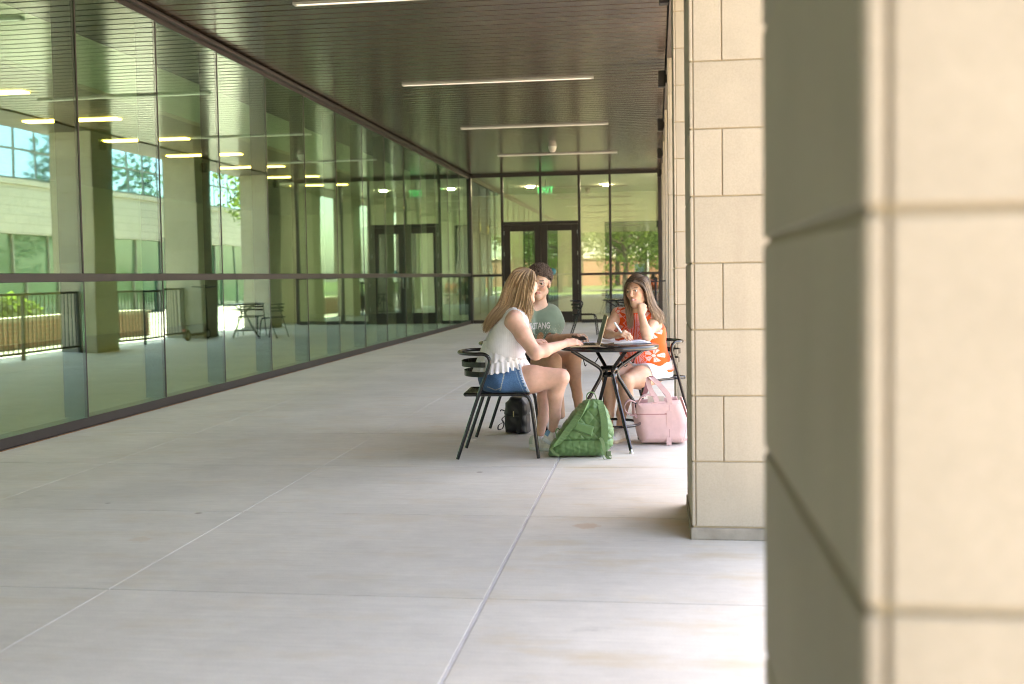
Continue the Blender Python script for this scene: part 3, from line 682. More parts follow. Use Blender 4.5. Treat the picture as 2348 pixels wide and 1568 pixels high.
def locks(name, curves, mat, parent, r=.006, n=5, flatk=.55, taper=.25):
    """curves: list of (points, colour, radius)"""
    VV = []; QQ = []; CC = []; o = 0; off = np.array(parent.location)
    ang = 2*pi*np.arange(n)/n
    for pts, col, rr in curves:
        P = np.array([tuple(q) for q in pts]); N = len(P); T = np.gradient(P, axis=0); T /= np.linalg.norm(T, axis=1)[:, None]+1e-9
        ref = np.array([.3, -1, .2]); a = np.cross(T, ref); a /= np.linalg.norm(a, axis=1)[:, None]+1e-9; b = np.cross(T, a)
        t = np.linspace(0, 1, N); rad = rr*np.minimum(1, np.minimum(t*8+.5, (1-t)*1.6+taper))
        ring = P[:, None]+rad[:, None, None]*(a[:, None]*np.cos(ang)[None, :, None]+b[:, None]*np.sin(ang)[None, :, None]*flatk)
        VV.append(ring.reshape(-1, 3)); col = np.array(col)
        c = col[None]*np.ones((N, 1)) if col.ndim == 1 else np.stack([np.interp(t, np.linspace(0, 1, len(col)), col[:, i]) for i in range(3)], 1)
        CC.append(np.repeat(c, n, 0))
        i = np.arange(N-1)[:, None]; k = np.arange(n)[None]
        QQ.append(np.stack([o+i*n+k, o+i*n+(k+1) % n, o+(i+1)*n+(k+1) % n, o+(i+1)*n+k], -1).reshape(-1, 4)); o += N*n
    V = np.concatenate(VV)-off; return link(name, npmesh(name, V, np.concatenate(QQ), mat, np.concatenate(CC)), parent)

SKIN = vcm('skin', .48, .06, 40, .15, 400, .35, sss=.25)
CLOTH = vcm('woven_cloth', .85, .06, 18, .25, 260, .2, sheen=.2)
DENIM = vcm('denim', .9, .16, 120, .4, 500, .15, sheen=.2)
KNIT = vcm('knit', .9, .05, 60, .35, 320, .15, sheen=.3)
HAIRM = vcm('hair', .46, .12, 60, 0, 200, .5)
LEATH = vcm('shoe_leather', .5, .06, 40, .1, 200, .4)
EYEM = vcm('eye', .12, 0, 10, 0, 10, .6)

def frame(yaw, tilt=0, lean=0):
    """right, forward, up: yaw from +X, tilt = nod down, lean = roll to own right"""
    f = Vector((cos(yaw)*cos(tilt), sin(yaw)*cos(tilt), -sin(tilt))); r = f.cross(Vector((0, 0, 1))).normalized(); u = r.cross(f)
    r2 = r*cos(lean)-u*sin(lean); u2 = r*sin(lean)+u*cos(lean); return r2, f, u2
class Head:
    def __init__(s, c, M, sc=1.0): s.c = Vector(c); s.M = M; s.s = sc
    def p(s, x, y, z): return s.c+(s.M[0]*x+s.M[1]*y+s.M[2]*z)*s.s
    def loc(s, V):
        d = V-np.array(s.c, np.float32); return np.stack([d@np.array(m_, np.float32) for m_ in s.M], 1)/s.s
    def build(s, v, fem=True, smile=.0):
        k = s.s; P = s.p; E = lambda c, r, kk=.02, op='add': v.ell(P(*c), tuple(q*k for q in r), s.M, kk, op); Cn = lambda a, b, ra, rb, kk=.012, op='add': v.cone(P(*a), P(*b), ra*k, rb*k, kk, op)
        E((0, -.015, .035), (.073, .092, .086)); E((0, .026, -.028), (.053 if fem else .056, .062, .082), .03)
        jw = .042 if fem else .049
        for q in (-1, 1):
            Cn((q*jw, .0, -.06), (q*.012, .066, -.098), .02, .017, .03)
            Cn((q*.036, .066, -.022), (q*.042, .05, -.03), .019 if fem else .021, .016, .025)
            Cn((q*.012, .082, .020), (q*.042, .068, .018), .010, .008, .018)
            E((q*.031, .098, .0), (.019, .017, .0125), .012, 'sub')
            Cn((q*.018, .0865, -.0062), (q*.044, .0745, -.0072), .0046, .0042, .006)
            Cn((q*.017, .088, .0080), (q*.045, .0755, .0058), .0052, .0046, .006)
            v.ball(P(q*.009, .098, -.036), .0062*k, .008)
            E((q*.075, -.008, -.008), (.009, .019, .031), .008)
        v.ball(P(0, .068, -.1), .017*k, .03)
        Cn((0, .087, .012), (0, .107, -.030), .0065, .0095, .012)
        w_ = .022+smile*.007; lift = smile*.006
        for q in (-1, 1):
            Cn((0, .0915, -.0605), (q*w_, .078, -.063+lift), .0058, .0035, .006)
            Cn((0, .0900, -.0715), (q*w_, .077, -.065+lift), .0068, .0035, .006)
            Cn((0, .1, -.0665), (q*w_*.95, .085, -.0645+lift), .0030, .002, .003, 'sub')
        return s
    def tint(s, V, C, lip, brow=None, blush=(1.08, .86, .84)):
        L = s.loc(V); x, y, z = L.T
        m_ = np.clip(1-((x/.029)**2+((z+.0665)/.0105)**2), 0, 1)*(y > .07)
        m_ = np.clip(m_*3, 0, 1)[:, None]; C = C*(1-m_)+np.array(lip)*m_
        b = np.exp(-(((np.abs(x)-.043)/.018)**2+((z+.028)/.018)**2))*(y > .03); C = C*(1+(np.array(blush)-1)*b[:, None]*.7)
        if brow is not None:
            zz = .0215+.16*np.clip(np.abs(x)-.016, 0, .020)-.14*np.maximum(np.abs(x)-.036, 0); m2 = np.clip(1-((np.abs(x)-.031)/.019)**4-((z-zz)/.0038)**2, 0, 1)*(y > .05); m2 = np.clip(m2*2.5, 0, 1)[:, None]*.9
            C = C*(1-m2)+np.array(brow)*m2
        return C
    def eyes(s, parent, look=(0, 0), iris=(.12, .07, .03)):
        for q in (-1, 1):
            c = s.p(q*.031, .0755, .0005); f = (s.M[1]+s.M[0]*look[0]+s.M[2]*look[1]).normalized(); R = .0132*s.s
            v = Vol(c-Vector((.018,)*3), c+Vector((.018,)*3), .0011); v.ball(c, R, .002)
            def cf(V, c=c, f=f):
                d = V-np.array(c, np.float32); d /= np.linalg.norm(d, axis=1)[:, None]; a = d@np.array(f, np.float32)
                C = np.tile(np.array((.58, .54, .52)), (len(V), 1)); C[a > .80] = iris; C[a > .95] = (.005, .005, .005); return C
            sdfobj('eye', v, EYEM, parent, cf)
            lash = [s.p(q*(.0155+.0315*t), .0905-.014*t**1.5, .0035+.0060*sin(pi*min(1, t*1.05))-.004*t) for t in np.linspace(0, 1, 8)]
            locks('eyelash', [(lash, (.03, .018, .012), .0022*s.s)], HAIRM, parent, flatk=.9)
def hand(v, wrist, kn, back, side, sc=1.0, curl=(.25, .35, .3), thumb=(.5, .3), spread=.10):
    """wrist, knuckle centre, back-of-hand normal, side = +1 when the thumb lies along back x dir"""
    w_, kn = Vector(wrist), Vector(kn); d = (kn-w_).normalized(); b = (Vector(back)-d*Vector(back).dot(d)).normalized(); t = b.cross(d)*side
    tips = []
    for i, o in enumerate((-.027, -.009, .009, .026)):
        base = kn+t*o*sc*-1-(d*.006*abs(i-1.3)); v.cone(w_+t*(-o*.55)*sc+d*.012, base, .0145*sc, .0115*sc, .018)
        L = (.042, .047, .043, .033)[i]*sc; dd = (d-t*o*spread*8).normalized(); bb = b; p0 = base
        r0 = (.0098, .0098, .0094, .0082)[i]*sc
        for j in range(3):
            a = curl[j]; dd = (dd*cos(a)-bb*sin(a)).normalized(); bb = (b-dd*b.dot(dd)).normalized() if abs(b.dot(dd)) < .97 else bb
            bb = bb if bb.dot(b) > -2 else -bb
            ax = t; bb = dd.cross(ax)*-1 if (dd.cross(ax)*-1).dot(bb) > 0 else dd.cross(ax)
            p1 = p0+dd*L*(1, .62, .5)[j]; v.cone(p0, p1, r0*(1-.07*j), r0*(1-.07*(j+1)), .004); p0 = p1
        tips.append(p0)
    tb = w_+d*.022*sc+t*.022*sc; td = (d*.72+t*.68-b*thumb[0]).normalized(); p1 = tb+td*.042*sc
    v.cone(w_+d*.015*sc+t*.012*sc, tb, .015*sc, .0145*sc, .015); v.cone(tb, p1, .0145*sc, .011*sc, .012)
    td = (d*.95+t*(.25-thumb[1])-b*thumb[0]).normalized(); p2 = p1+td*.030*sc; v.cone(p1, p2, .0108*sc, .010*sc, .005); v.cone(p2, p2+td*.022*sc, .010*sc, .0085*sc, .005)
    tips.append(p2+td*.022*sc); return tips
def limb(v, pts, rs, k=.02):
    for i in range(len(pts)-1): v.cone(pts[i], pts[i+1], rs[i]*.93, rs[i+1]*.93, k)
def shoe(parent, heel, toe, up, upper, sole, sc=1.0, accent=None):
    heel, toe = Vector(heel), Vector(toe); d = (toe-heel).normalized(); u = (Vector(up)-d*Vector(up).dot(d)).normalized(); L = (toe-heel).length
    P = lambda a, z, y=0: heel+d*(a*L)+u*z+d.cross(u)*y
    pts = [P(-.1, -.03), P(1.1, .14)]; lo = [min(p[i] for p in (P(-.15, -.02), P(1.15, -.02), P(-.15, .14), P(1.15, .14), P(.5, .05, .07), P(.5, .05, -.07)))-.05 for i in range(3)]; hi = [max(p[i] for p in (P(-.15, -.02), P(1.15, -.02), P(-.15, .14), P(1.15, .14), P(.5, .05, .07), P(.5, .05, -.07)))+.05 for i in range(3)]
    v = Vol(lo, hi, .0035); s_ = sc
    v.cone(P(.12, .045), P(.45, .048), .034*s_, .037*s_, .02); v.cone(P(.45, .046), P(.86, .034), .038*s_, .030*s_, .02); v.cone(P(.14, .075), P(.30, .082), .032*s_, .034*s_, .025); v.cone(P(.3, .08), P(.62, .055), .03*s_, .026*s_, .02)
    v.cone(P(.14, .012), P(.86, .012), .036*s_, .036*s_, .006); v.cone(P(.65, .012), P(.84, .012), .041*s_, .038*s_, .01)
    v.plane(P(0, 0), -u, .004); v.cone(P(.17, .125), P(.27, .11), .027*s_, .027*s_, .006, 'sub')
    hn, un, dn = np.array(heel, np.float32), np.array(u, np.float32), np.array(d, np.float32)
    def cf(V):
        q = V-hn; z = q@un; a = (q@dn)/L; C = np.tile(np.array(upper, np.float32), (len(V), 1)); C[z < .026] = sole
        if accent is not None: C[(a < .16) & (z > .045)] = accent
        lace = (a > .38) & (a < .66) & (z > .055); C[lace & (np.sin(a*130) > .2)] = np.array(upper)*.72
        return C
    return sdfobj('shoe', v, LEATH, parent, cf)
def torso(v, lv, R, inf=0, k=.04):
    """lv: list of (centre, half width, radius)"""
    for i in range(len(lv)-1):
        (a, ha, ra), (b, hb, rb) = lv[i], lv[i+1]
        for q in (-1, 0, 1): v.cone(a+R*ha*q, b+R*hb*q, ra+inf, rb+inf, k)
        v.cone(a-R*ha, a+R*ha, ra+inf, ra+inf, k); v.cone(b-R*hb, b+R*hb, rb+inf, rb+inf, k)
def wrinkle(v, amp, sc, seed, stretch=(1, 1, 1)):
    """shallow folds: a few sine waves added to the volume near its surface"""
    X, Y, Z = v.grid(); rg = np.random.default_rng(seed); d = 0
    for _ in range(5):
        q = rg.normal(0, 1, 3)*np.array(stretch); q *= sc/np.linalg.norm(q); d = d+np.sin(X*q[0]+Y*q[1]+Z*q[2]+rg.uniform(0, 6))
    v.f += (amp/3*d).astype(np.float32); return v
def jit(col, s=.12):
    return tuple(np.clip(np.array(col)*(1+rng.normal(0, s)), 0, 1))
# ================================================================ woman in white, left of the table
W1 = thing('person', 'woman with long blonde hair in white top and denim shorts, back to the camera', 'person', (-1.0, 7.31, 0))
SK1 = (.66, .43, .335)
R1, F1, U1 = frame(radians(14))
pel = cp(372, 915, 7.33); che = cp(430, 610, 7.36); nek = cp(488, 425, 7.37); hdc = cp(532, 262, 7.37)
sr, sl = cp(462, 508, 7.185), cp(500, 490, 7.55)
er, el = cp(612, 738, 7.12), cp(590, 720, 7.60)
wr, wl = cp(825, 668, 7.33), cp(612, 668, 7.50)
hr, hl = cp(395, 930, 7.225), cp(395, 925, 7.43)
kr, kl = cp(792, 905, 7.22), cp(720, 925, 7.44)
ar, al = cp(735, 1262, 7.33), cp(648, 1292, 7.46)
H1 = Head(hdc, frame(radians(46), radians(4), radians(2)), 1.0)
lv1 = [(pel+Vector((0, 0, .015)), .075, .105), (cp(375, 800, 7.34), .06, .112), (cp(395, 700, 7.35), .065, .108), (che, .08, .102), (cp(462, 520, 7.37), .095, .072)]
v = Vol((-1.42, 6.98, .02), (-.42, 7.80, 1.34), .0042)
torso(v, lv1[2:], R1)
v.cone(nek, hdc-Vector((.02, 0, .07)), .056, .05, .03); v.cone(nek, sr, .05, .05, .05); v.cone(nek, sl, .05, .05, .05)
limb(v, [sr, sr.lerp(er, .45), er], [.064, .060, .047]); limb(v, [er, er.lerp(wr, .3), wr], [.047, .048, .027])
limb(v, [sl, el], [.06, .045]); limb(v, [el, wl], [.045, .027])
hand(v, wr, cp(890, 655, 7.37), (.15, -.55, .8), 1, .98, (.35, .35, .25), (.5, .2))
hand(v, wl, cp(640, 650, 7.46), (0, -.3, 1), -1, .92, (.35, .4, .3))
limb(v, [hr, hr.lerp(kr, .5), kr], [.105, .098, .064], .03); limb(v, [kr+Vector((-.006, 0, -.012)), kr.lerp(ar, .32)+Vector((-.022, 0, 0)), kr.lerp(ar, .75), ar], [.058, .058, .040, .033])
limb(v, [hl, hl.lerp(kl, .5), kl], [.108, .098, .064], .04); limb(v, [kl, kl.lerp(al, .32)+Vector((-.02, 0, 0)), kl.lerp(al, .75), al], [.056, .056, .039, .033])
H1.build(v)
def c1(V):
    C = np.tile(np.array(SK1, np.float32), (len(V), 1)); z = V[:, 2]
    C = H1.tint(V, C, (.55, .2, .18), (.3, .18, .08))
    for q in (er, kr):
        C *= (1-.10*np.exp(-np.sum((V-np.array(q, np.float32))**2, 1)/.004))[:, None]*np.array((1.02, .98, .97))
    return C
sdfobj('body', v, SKIN, W1, c1)
H1.eyes(W1)
# sleeveless ribbed top and its gathered peplum
v = Vol((-1.42, 7.0, .50), (-.66, 7.75, 1.10), .004)
torso(v, lv1[1:], R1, .010); v.cone(nek+Vector((-.012, 0, -.04)), sr.lerp(nek, .45)+Vector((0, 0, .0)), .055, .055, .05); v.cone(nek+Vector((-.01, 0, -.04)), sl.lerp(nek, .45), .055, .055, .05)
for q in (-1, 1): v.ball(che+R1*.07*q+F1*.07-Vector((0, 0, .03)), .07, .05)
wrinkle(v, .003, 45, 3, (1, 1, .5))
v.cone(sr+Vector((.03, -.045, .045)), er, .071, .058, .012, 'sub'); v.cone(sl+Vector((.03, .045, .05)), el, .074, .06, .012, 'sub')
v.plane(nek+Vector((0, 0, .012)), Vector((.55, 0, 1)), .008); v.plane(cp(380, 770, 7.3), (0, 0, -1), .004)
def ctop(V):
    C = np.tile(np.array((.80, .80, .84), np.float32), (len(V), 1)); d = V-np.array(che, np.float32); a = np.arctan2(d@np.array(R1, np.float32), d@np.array(F1, np.float32))
    return C*(1-.07*(np.sin(a*95) > .35))[:, None]
top = sdfobj('top', v, CLOTH, W1, ctop)
LAT = 1.2
def pep(name, z0, z1, r0, r1, amp, nw, tiltx, seed, parent):
    m_ = MB(); rg = np.random.default_rng(seed); ph = rg.uniform(0, 6, 4); N = 200; M_ = 9; rows = []
    for outer in (1, 0):
        for i in range(M_):
            t = i/(M_-1); row = []
            for k in range(N):
                a = 2*pi*k/N; c = lv1[1][0].lerp(pel, t*.55); wv = sin(nw*a+ph[0]+.7*sin(3*a+ph[1]))+.5*sin((nw*.47)*a+ph[2])
                rr = r0+(r1-r0)*t+amp*t*wv-(0 if outer else .005); e = Vector((F1.x*cos(a)*rr*1.0+R1.x*sin(a)*rr*LAT, F1.y*cos(a)*rr+R1.y*sin(a)*rr*LAT, 0))
                z = z0+(z1-z0)*t+tiltx*cos(a)*t+.005*t*sin(nw*a+ph[3])
                row.append((c.x+e.x, c.y+e.y, z))
            rows.append(row)
    rows = rows[:M_]+rows[M_:][::-1]
    vs = [p_ for r_ in rows for p_ in r_]; fs = [(i*N+k, i*N+(k+1) % N, (i+1)*N+(k+1) % N, (i+1)*N+k) for i in range(len(rows)-1) for k in range(N)]
    m_.add([Vector(p_)-Vector(parent.location) for p_ in vs], fs, True); return m_.build(name, pm('white_cotton', (.80, .80, .84), .85, bump=.2, bs=300, sheen=.2), parent)
pep('peplum', .79, .655, .122, .172, .005, 22, .012, 1, W1)
pep('ruffle', .665, .585, .170, .196, .009, 30, .024, 2, W1)
# denim shorts
v = Vol((-1.45, 7.02, .40), (-.70, 7.75, .74), .004)
torso(v, [(pel+Vector((0, 0, .01)), .085, .108), (pel+Vector((.0, 0, .115)), .07, .105)], R1, .008)
for h_, k_ in ((hr, kr), (hl, kl)): v.cone(h_, h_.lerp(k_, .5), .112, .109, .05)
v.cone(pel-F1*.055+R1*.06+Vector((0, 0, -.0)), pel-F1*.055-R1*.06, .1, .1, .05)
wrinkle(v, .0035, 60, 8); cutp = cp(560, 930, 7.25)
v.plane(cutp, (kr-hr).normalized()+Vector((0, 0, .30)), .004); v.plane((0, 0, .4445), (0, 0, -1), .01); v.plane(pel+Vector((0, 0, .13)), (0, 0, 1), .006)
nrm = np.array(((kr-hr).normalized()+Vector((0, 0, .30))).normalized(), np.float32)
def cden(V):
    C = np.tile(np.array((.055, .135, .27), np.float32), (len(V), 1)); d = (V-np.array(cutp, np.float32))@nrm
    fray = d > -.012+.006*np.sin(V[:, 1]*300+V[:, 2]*340); C[fray] = (.42, .50, .60)
    hem = (np.abs(d+.035) < .0025); C[hem] = (.16, .26, .38)
    x = (V-np.array(pel, np.float32))@np.array(F1, np.float32); z = V[:, 2]
    pocket = (V[:, 1] < 7.25) & ((np.abs(x+.02-(z-.5)*.25) < .003) & (z > .46) & (z < .60) | (np.abs(z-.465-np.abs(x+.06)*.4) < .003) & (x > -.11) & (x < -.02)); C[pocket] = (.30, .33, .30)
    fade = np.exp(-((x-.06)/.08)**2-((z-.54)/.05)**2); return C*(1+.45*fade[:, None])
sdfobj('shorts', v, DENIM, W1, cden)
# hair
v = Vol(hdc-Vector((.2,)*3), hdc+Vector((.2,)*3), .004)
v.ell(H1.p(0, -.022, .034), (.077, .095, .091), H1.M, .02); v.cone(H1.p(0, -.055, .0), H1.p(0, -.07, -.1), .055, .045, .04)
v.ell(H1.p(.0, .105, -.045), (.075, .085, .105), H1.M, .02, 'sub')
BL = [np.array(c) for c in ((.28, .17, .085), (.36, .23, .115), (.43, .285, .145), (.20, .12, .06), (.52, .36, .20))]
hair = sdfobj('hair', v, HAIRM, W1, flat((.22, .12, .05)))
GD = [[(540,140),(455,168),(402,258),(355,385),(285,478),(250,575)], [(550,140),(475,185),(425,285),(385,398),(318,482),(268,590)], [(560,142),(500,195),(460,298),(425,398),(370,468),(322,540)],
      [(570,145),(530,196),(500,298),(480,388),(445,440),(400,492)], [(582,150),(560,205),(540,298),(530,385),(512,440),(488,478)], [(594,158),(592,208),(572,298),(560,380),(560,440),(572,520)], [(604,166),(612,215),(592,285),(575,340),(588,400),(586,462)]]
wY = (.045, .100, .108, .10, .115, .10)
cv = []
for i in range(2400):
    u = rng.uniform(0, len(GD)-1.001); j = int(u); fr = u-j; w_ = rng.uniform(-1, 1); w_ = w_ if rng.random() < .35 else -abs(w_)**.5
    pts = []; n1, n2 = rng.normal(0, 5 if i % 6 else 12), rng.normal(0, .012 if i % 6 else .03)
    for q in range(6):
        a, b = GD[j][q], GD[j+1][q]; sp = q/5
        x = a[0]*(1-fr)+b[0]*fr+n1*sp+rng.normal(0, 3.0*sp+.6); y = a[1]*(1-fr)+b[1]*fr+rng.normal(0, 5*sp+.6)+(rng.uniform(-35, 8)*sp if q == 5 else 0)
        Y = 7.37+w_*wY[q]*(1-.18*(u/6)*sp)+n2*sp-.015*sp; dep = (1-abs(w_))*0
        if q in (2, 3) and u < 2.5: Y = 7.37+w_*.098
        pts.append(cp(x, y, Y))
    c0, c2 = BL[rng.integers(0, 4)], BL[rng.integers(0, 5)]
    cv.append((curve(pts, 4), np.array([c0*.8, (c0+c2)*.5, c2, c2*1.05]), rng.uniform(.0014, .0036) if i % 6 else .0009))
locks('hair_lock', cv, HAIRM, W1)
shoe(W1, cp(578, 1392, 7.49)*Vector((1, 1, 0)), cp(768, 1440, 7.42)*Vector((1, 1, 0)), (0, 0, 1), (.70, .69, .66), (.60, .64, .68), 1.02, (.45, .5, .45))
shoe(W1, cp(668, 1352, 7.36), cp(765, 1425, 7.32)+Vector((0.03, 0, .0)), (.42, .1, .8), (.74, .74, .74), (.60, .66, .72), 1.0, (.15, .35, .62))

# ================================================================ boy in the green shirt
B = thing('person', 'boy with curly dark hair, glasses and green printed shirt behind the table', 'person', (-.95, 8.27, 0))
SKB = (.56, .34, .235)
RB, FB, UB = frame(radians(-62))
pel = Vector((-1.0, 8.33, .535)); che = cp(655, 520, 8.30); nek = cp(636, 412, 8.29); hdc = cp(638, 245, 8.24)
sl, sr = cp(664, 455, 8.33), cp(556, 455, 8.20)
el, er = cp(712, 645, 8.22), cp(540, 660, 8.02)
wl, wr = cp(880, 622, 7.98), cp(600, 662, 7.86)
hl, hr = pel+RB*-.09, pel+RB*.09
kl, kr = cp(880, 775, 8.13), cp(740, 790, 7.92)
al, ar = cp(915, 1120, 8.10), cp(790, 1170, 7.95)
HB = Head(hdc, frame(radians(-93), radians(3), radians(-3)), 1.05)
lvb = [(pel+Vector((0, 0, .02)), .075, .105), (pel.lerp(che, .45), .075, .098), (che, .07, .088), (nek.lerp(che, .35)-Vector((0, 0, .03)), .085, .06)]
v = Vol((-1.32, 7.55, .06), (-.42, 8.55, 1.37), .0044)
torso(v, lvb, RB); v.cone(nek-Vector((0, 0, .02)), HB.p(0, -.02, -.07), .056, .054, .03); v.cone(nek, sl, .045, .055, .05); v.cone(nek, sr, .045, .055, .05)
limb(v, [sl, el], [.055, .042]); limb(v, [el, el.lerp(wl, .3), wl], [.042, .041, .027]); limb(v, [sr, er], [.055, .042]); limb(v, [er, wr], [.042, .028])
tb = hand(v, wl, cp(930, 612, 7.90), (-.2, .2, 1), 1, 1.02, (.5, .6, .5), (.4, .3)); hand(v, wr, cp(640, 655, 7.83), (0, 0, 1), -1, 1.0)
limb(v, [hl, hl.lerp(kl, .5), kl], [.09, .085, .062], .04); limb(v, [kl, kl.lerp(al, .3)+Vector((-.012, .01, 0)), kl.lerp(al, .75), al], [.06, .057, .04, .034])
limb(v, [hr, hr.lerp(kr, .5), kr], [.09, .085, .062], .04); limb(v, [kr, kr.lerp(ar, .3), ar], [.06, .055, .034])
HB.build(v, False)
sdfobj('body', v, SKIN, B, lambda V: HB.tint(V, np.tile(np.array(SKB, np.float32), (len(V), 1)), (.50, .2, .16), (.035, .022, .015), (1.12, .82, .78)))
HB.eyes(B, (-.1, -.05))
v = Vol((-1.34, 7.95, .52), (-.62, 8.58, 1.10), .004)
torso(v, lvb, RB, .016); v.cone(nek-Vector((0, 0, .045)), sl, .045, .052, .03); v.cone(nek-Vector((0, 0, .045)), sr, .045, .058, .03)
v.cone(che+Vector((0, 0, -.05))+FB*.02, pel+FB*.04, .095, .115, .05)
wrinkle(v, .006, 34, 4, (1, 1, .35)); v.sleeve(sl, sl.lerp(el, .88), .052, .064, .02); v.sleeve(sr, sr.lerp(er, .8), .058, .074, .02); v.cone(nek+Vector((0, 0, .025))+FB*.02, nek+Vector((0, 0, .1))+FB*.02, .058, .07, .006, 'sub'); v.plane((0, 0, .53), (0, 0, -1), .006)
GRN1 = (.15, .20, .135)
def cshirt(V):
    C = np.tile(np.array(GRN1, np.float32), (len(V), 1)); d = V-np.array(nek, np.float32); rr = np.sqrt(d[:, 0]**2+d[:, 1]**2)
    C[(rr < .078) & (d[:, 2] > -.03)] = np.array(GRN1)*.85
    x = (V-np.array(che, np.float32))@np.array(RB, np.float32); z = V[:, 2]-che.z; fr_ = (V-np.array(che, np.float32))@np.array(FB, np.float32) > .02
    for (a, b, ra, rb, col) in ((-.075, -.135, .030, .055, (.36, .19, .09)), (-.01, -.13, .026, .055, (.34, .18, .085)), (.055, -.125, .028, .055, (.36, .19, .09))):
        m_ = ((x-a)/ra)**2+((z-b)/rb)**2 < 1; C[m_ & fr_] = col
    tree_ = (np.abs(x-.022) < .018*(1-np.clip((z+.16)/.11, 0, 1))) & (z > -.17) & (z < -.05) & fr_; C[tree_] = (.045, .10, .06); sn = tree_ & (np.sin(x*700)+np.sin(z*560) > .9); C[sn] = (.55, .56, .45)
    dots = (np.sin(x*260+1)*np.sin(z*230) > .93) & (z > -.17) & (z < -.02) & (np.abs(x) < .11) & fr_; C[dots] = (.6, .55, .35)
    return C
shirt = sdfobj('shirt', v, CLOTH, B, cshirt)
from mathutils.bvhtree import BVHTree
def wrap_text(txt, size, center, Rv, Fv, mat, parent, target, width):
    cu = bpy.data.curves.new('t', 'FONT'); cu.body = txt; cu.size = size; cu.align_x = 'CENTER'; cu.align_y = 'CENTER'; cu.extrude = 0; cu.offset = .0012
    ob = bpy.data.objects.new('t', cu); COL.objects.link(ob); dg = bpy.context.evaluated_depsgraph_get(); me = bpy.data.meshes.new_from_object(ob.evaluated_get(dg)); bpy.data.objects.remove(ob)
    w0 = max(q.co.x for q in me.vertices)-min(q.co.x for q in me.vertices)
    bm = bmesh.new(); bm.from_mesh(me); bmesh.ops.triangulate(bm, faces=bm.faces[:]); bmesh.ops.subdivide_edges(bm, edges=[e for e in bm.edges if e.calc_length() > size*.3], cuts=1)
    tm = target.data; bv = BVHTree.FromPolygons([q.co+target.parent.location for q in tm.vertices], [tuple(q.vertices) for q in tm.polygons])
    for q in bm.verts:
        p0 = Vector(center)-Rv*(q.co.x*width/w0)+Vector((0, 0, q.co.y)); hit = bv.ray_cast(p0+Fv*.4, -Fv)[0]
        q.co = (hit+Fv*.0025 if hit else p0)-Vector(parent.location)
    bm.to_mesh(me); bm.free(); me.materials.clear(); me.materials.append(mat); return link('lettering', me, parent)
wrap_text('MUSTANG', .066, cp(603, 545, 8.2), RB, Vector((FB.x, FB.y, 0)), pm('print_cream', (.52, .50, .45), .8), B, shirt, .205)
v = Vol((-1.3, 7.85, .42), (-.6, 8.6, .72), .0045)
for h_, k_ in ((hl, kl), (hr, kr)): v.cone(h_, h_.lerp(k_, .62), .105, .092, .05)
torso(v, [(pel, .08, .112), (pel+Vector((0, 0, .06)), .075, .11)], RB, .004); wrinkle(v, .004, 50, 9); v.plane(hl.lerp(kl, .55), (kl-hl), .006); v.plane((0, 0, .4445), (0, 0, -1), .008)
sdfobj('shorts', v, CLOTH, B, flat((.012, .013, .016)))
v = Vol(hdc-Vector((.2,)*3), hdc+Vector((.2,)*3), .005)
v.ell(HB.p(0, -.02, .05), (.082, .098, .086), HB.M, .02); v.plane(HB.p(0, .0, -.01), -HB.M[2]*.9+HB.M[1]*.65, .02)
sdfobj('hair', v, HAIRM, B, flat((.022, .015, .011)))
cv = []
for i in range(1100):
    while True:
        d = Vector(rng.normal(0, 1, 3)).normalized()
        if d.z > (-.55 if d.y < -.05 else -.12+.30*d.y): break
    c = HB.p(d.x*.083, -.018+d.y*.098, .05+d.z*.084); n_ = (HB.M[0]*d.x+HB.M[1]*d.y+HB.M[2]*d.z).normalized(); a = n_.orthogonal().normalized(); a.rotate(Matrix.Rotation(rng.uniform(0, 6), 3, n_)); b = n_.cross(a)
    R_ = rng.uniform(.006, .013); ph = rng.uniform(0, 6); pts = [c+n_*(rng.uniform(-.004, .002)+.003*t)+(a*cos(ph+t)+b*sin(ph+t)*.8)*R_+a*t*.0025 for t in np.linspace(0, rng.uniform(4, 7), 11)]
    k_ = rng.uniform(.7, 2.4); cv.append((pts, np.array([(.035*k_, .023*k_, .016*k_), (.075*k_, .046*k_, .03*k_)]), rng.uniform(.0028, .0045)))
locks('hair_curl', cv, HAIRM, B, flatk=.8)
# glasses
GF = pm('clear_spectacle_frame', (.45, .40, .36), .25, .4)
gl = MB()
off = Vector(B.location)
for q in (-1, 1):
    gl.tube([HB.p(q*.033+.023*cos(t), .096-.010*abs(q*.033+.023*cos(t))/.05, -.002+.019*sin(t))-off for t in np.linspace(0, 2*pi, 21)], .0016, 6, caps=False)
    gl.tube([HB.p(q*.056, .088, .006)-off, HB.p(q*.078, .06, .006)-off, HB.p(q*.079, -.01, .004)-off], .0016, 6)
gl.tube([HB.p(-.011, .099, .002)-off, HB.p(0, .102, .005)-off, HB.p(.011, .099, .002)-off], .0016, 6)
gl.build('glasses', GF, B)
shoe(B, Vector((al.x-.02, al.y+.06, 0)), Vector((al.x+.05, al.y-.2, 0)), (0, 0, 1), (.6, .6, .58), (.7, .7, .7), 1.1)
shoe(B, Vector((ar.x-.02, ar.y+.06, 0)), Vector((ar.x+.03, ar.y-.2, 0)), (0, 0, 1), (.6, .6, .58), (.7, .7, .7), 1.1)

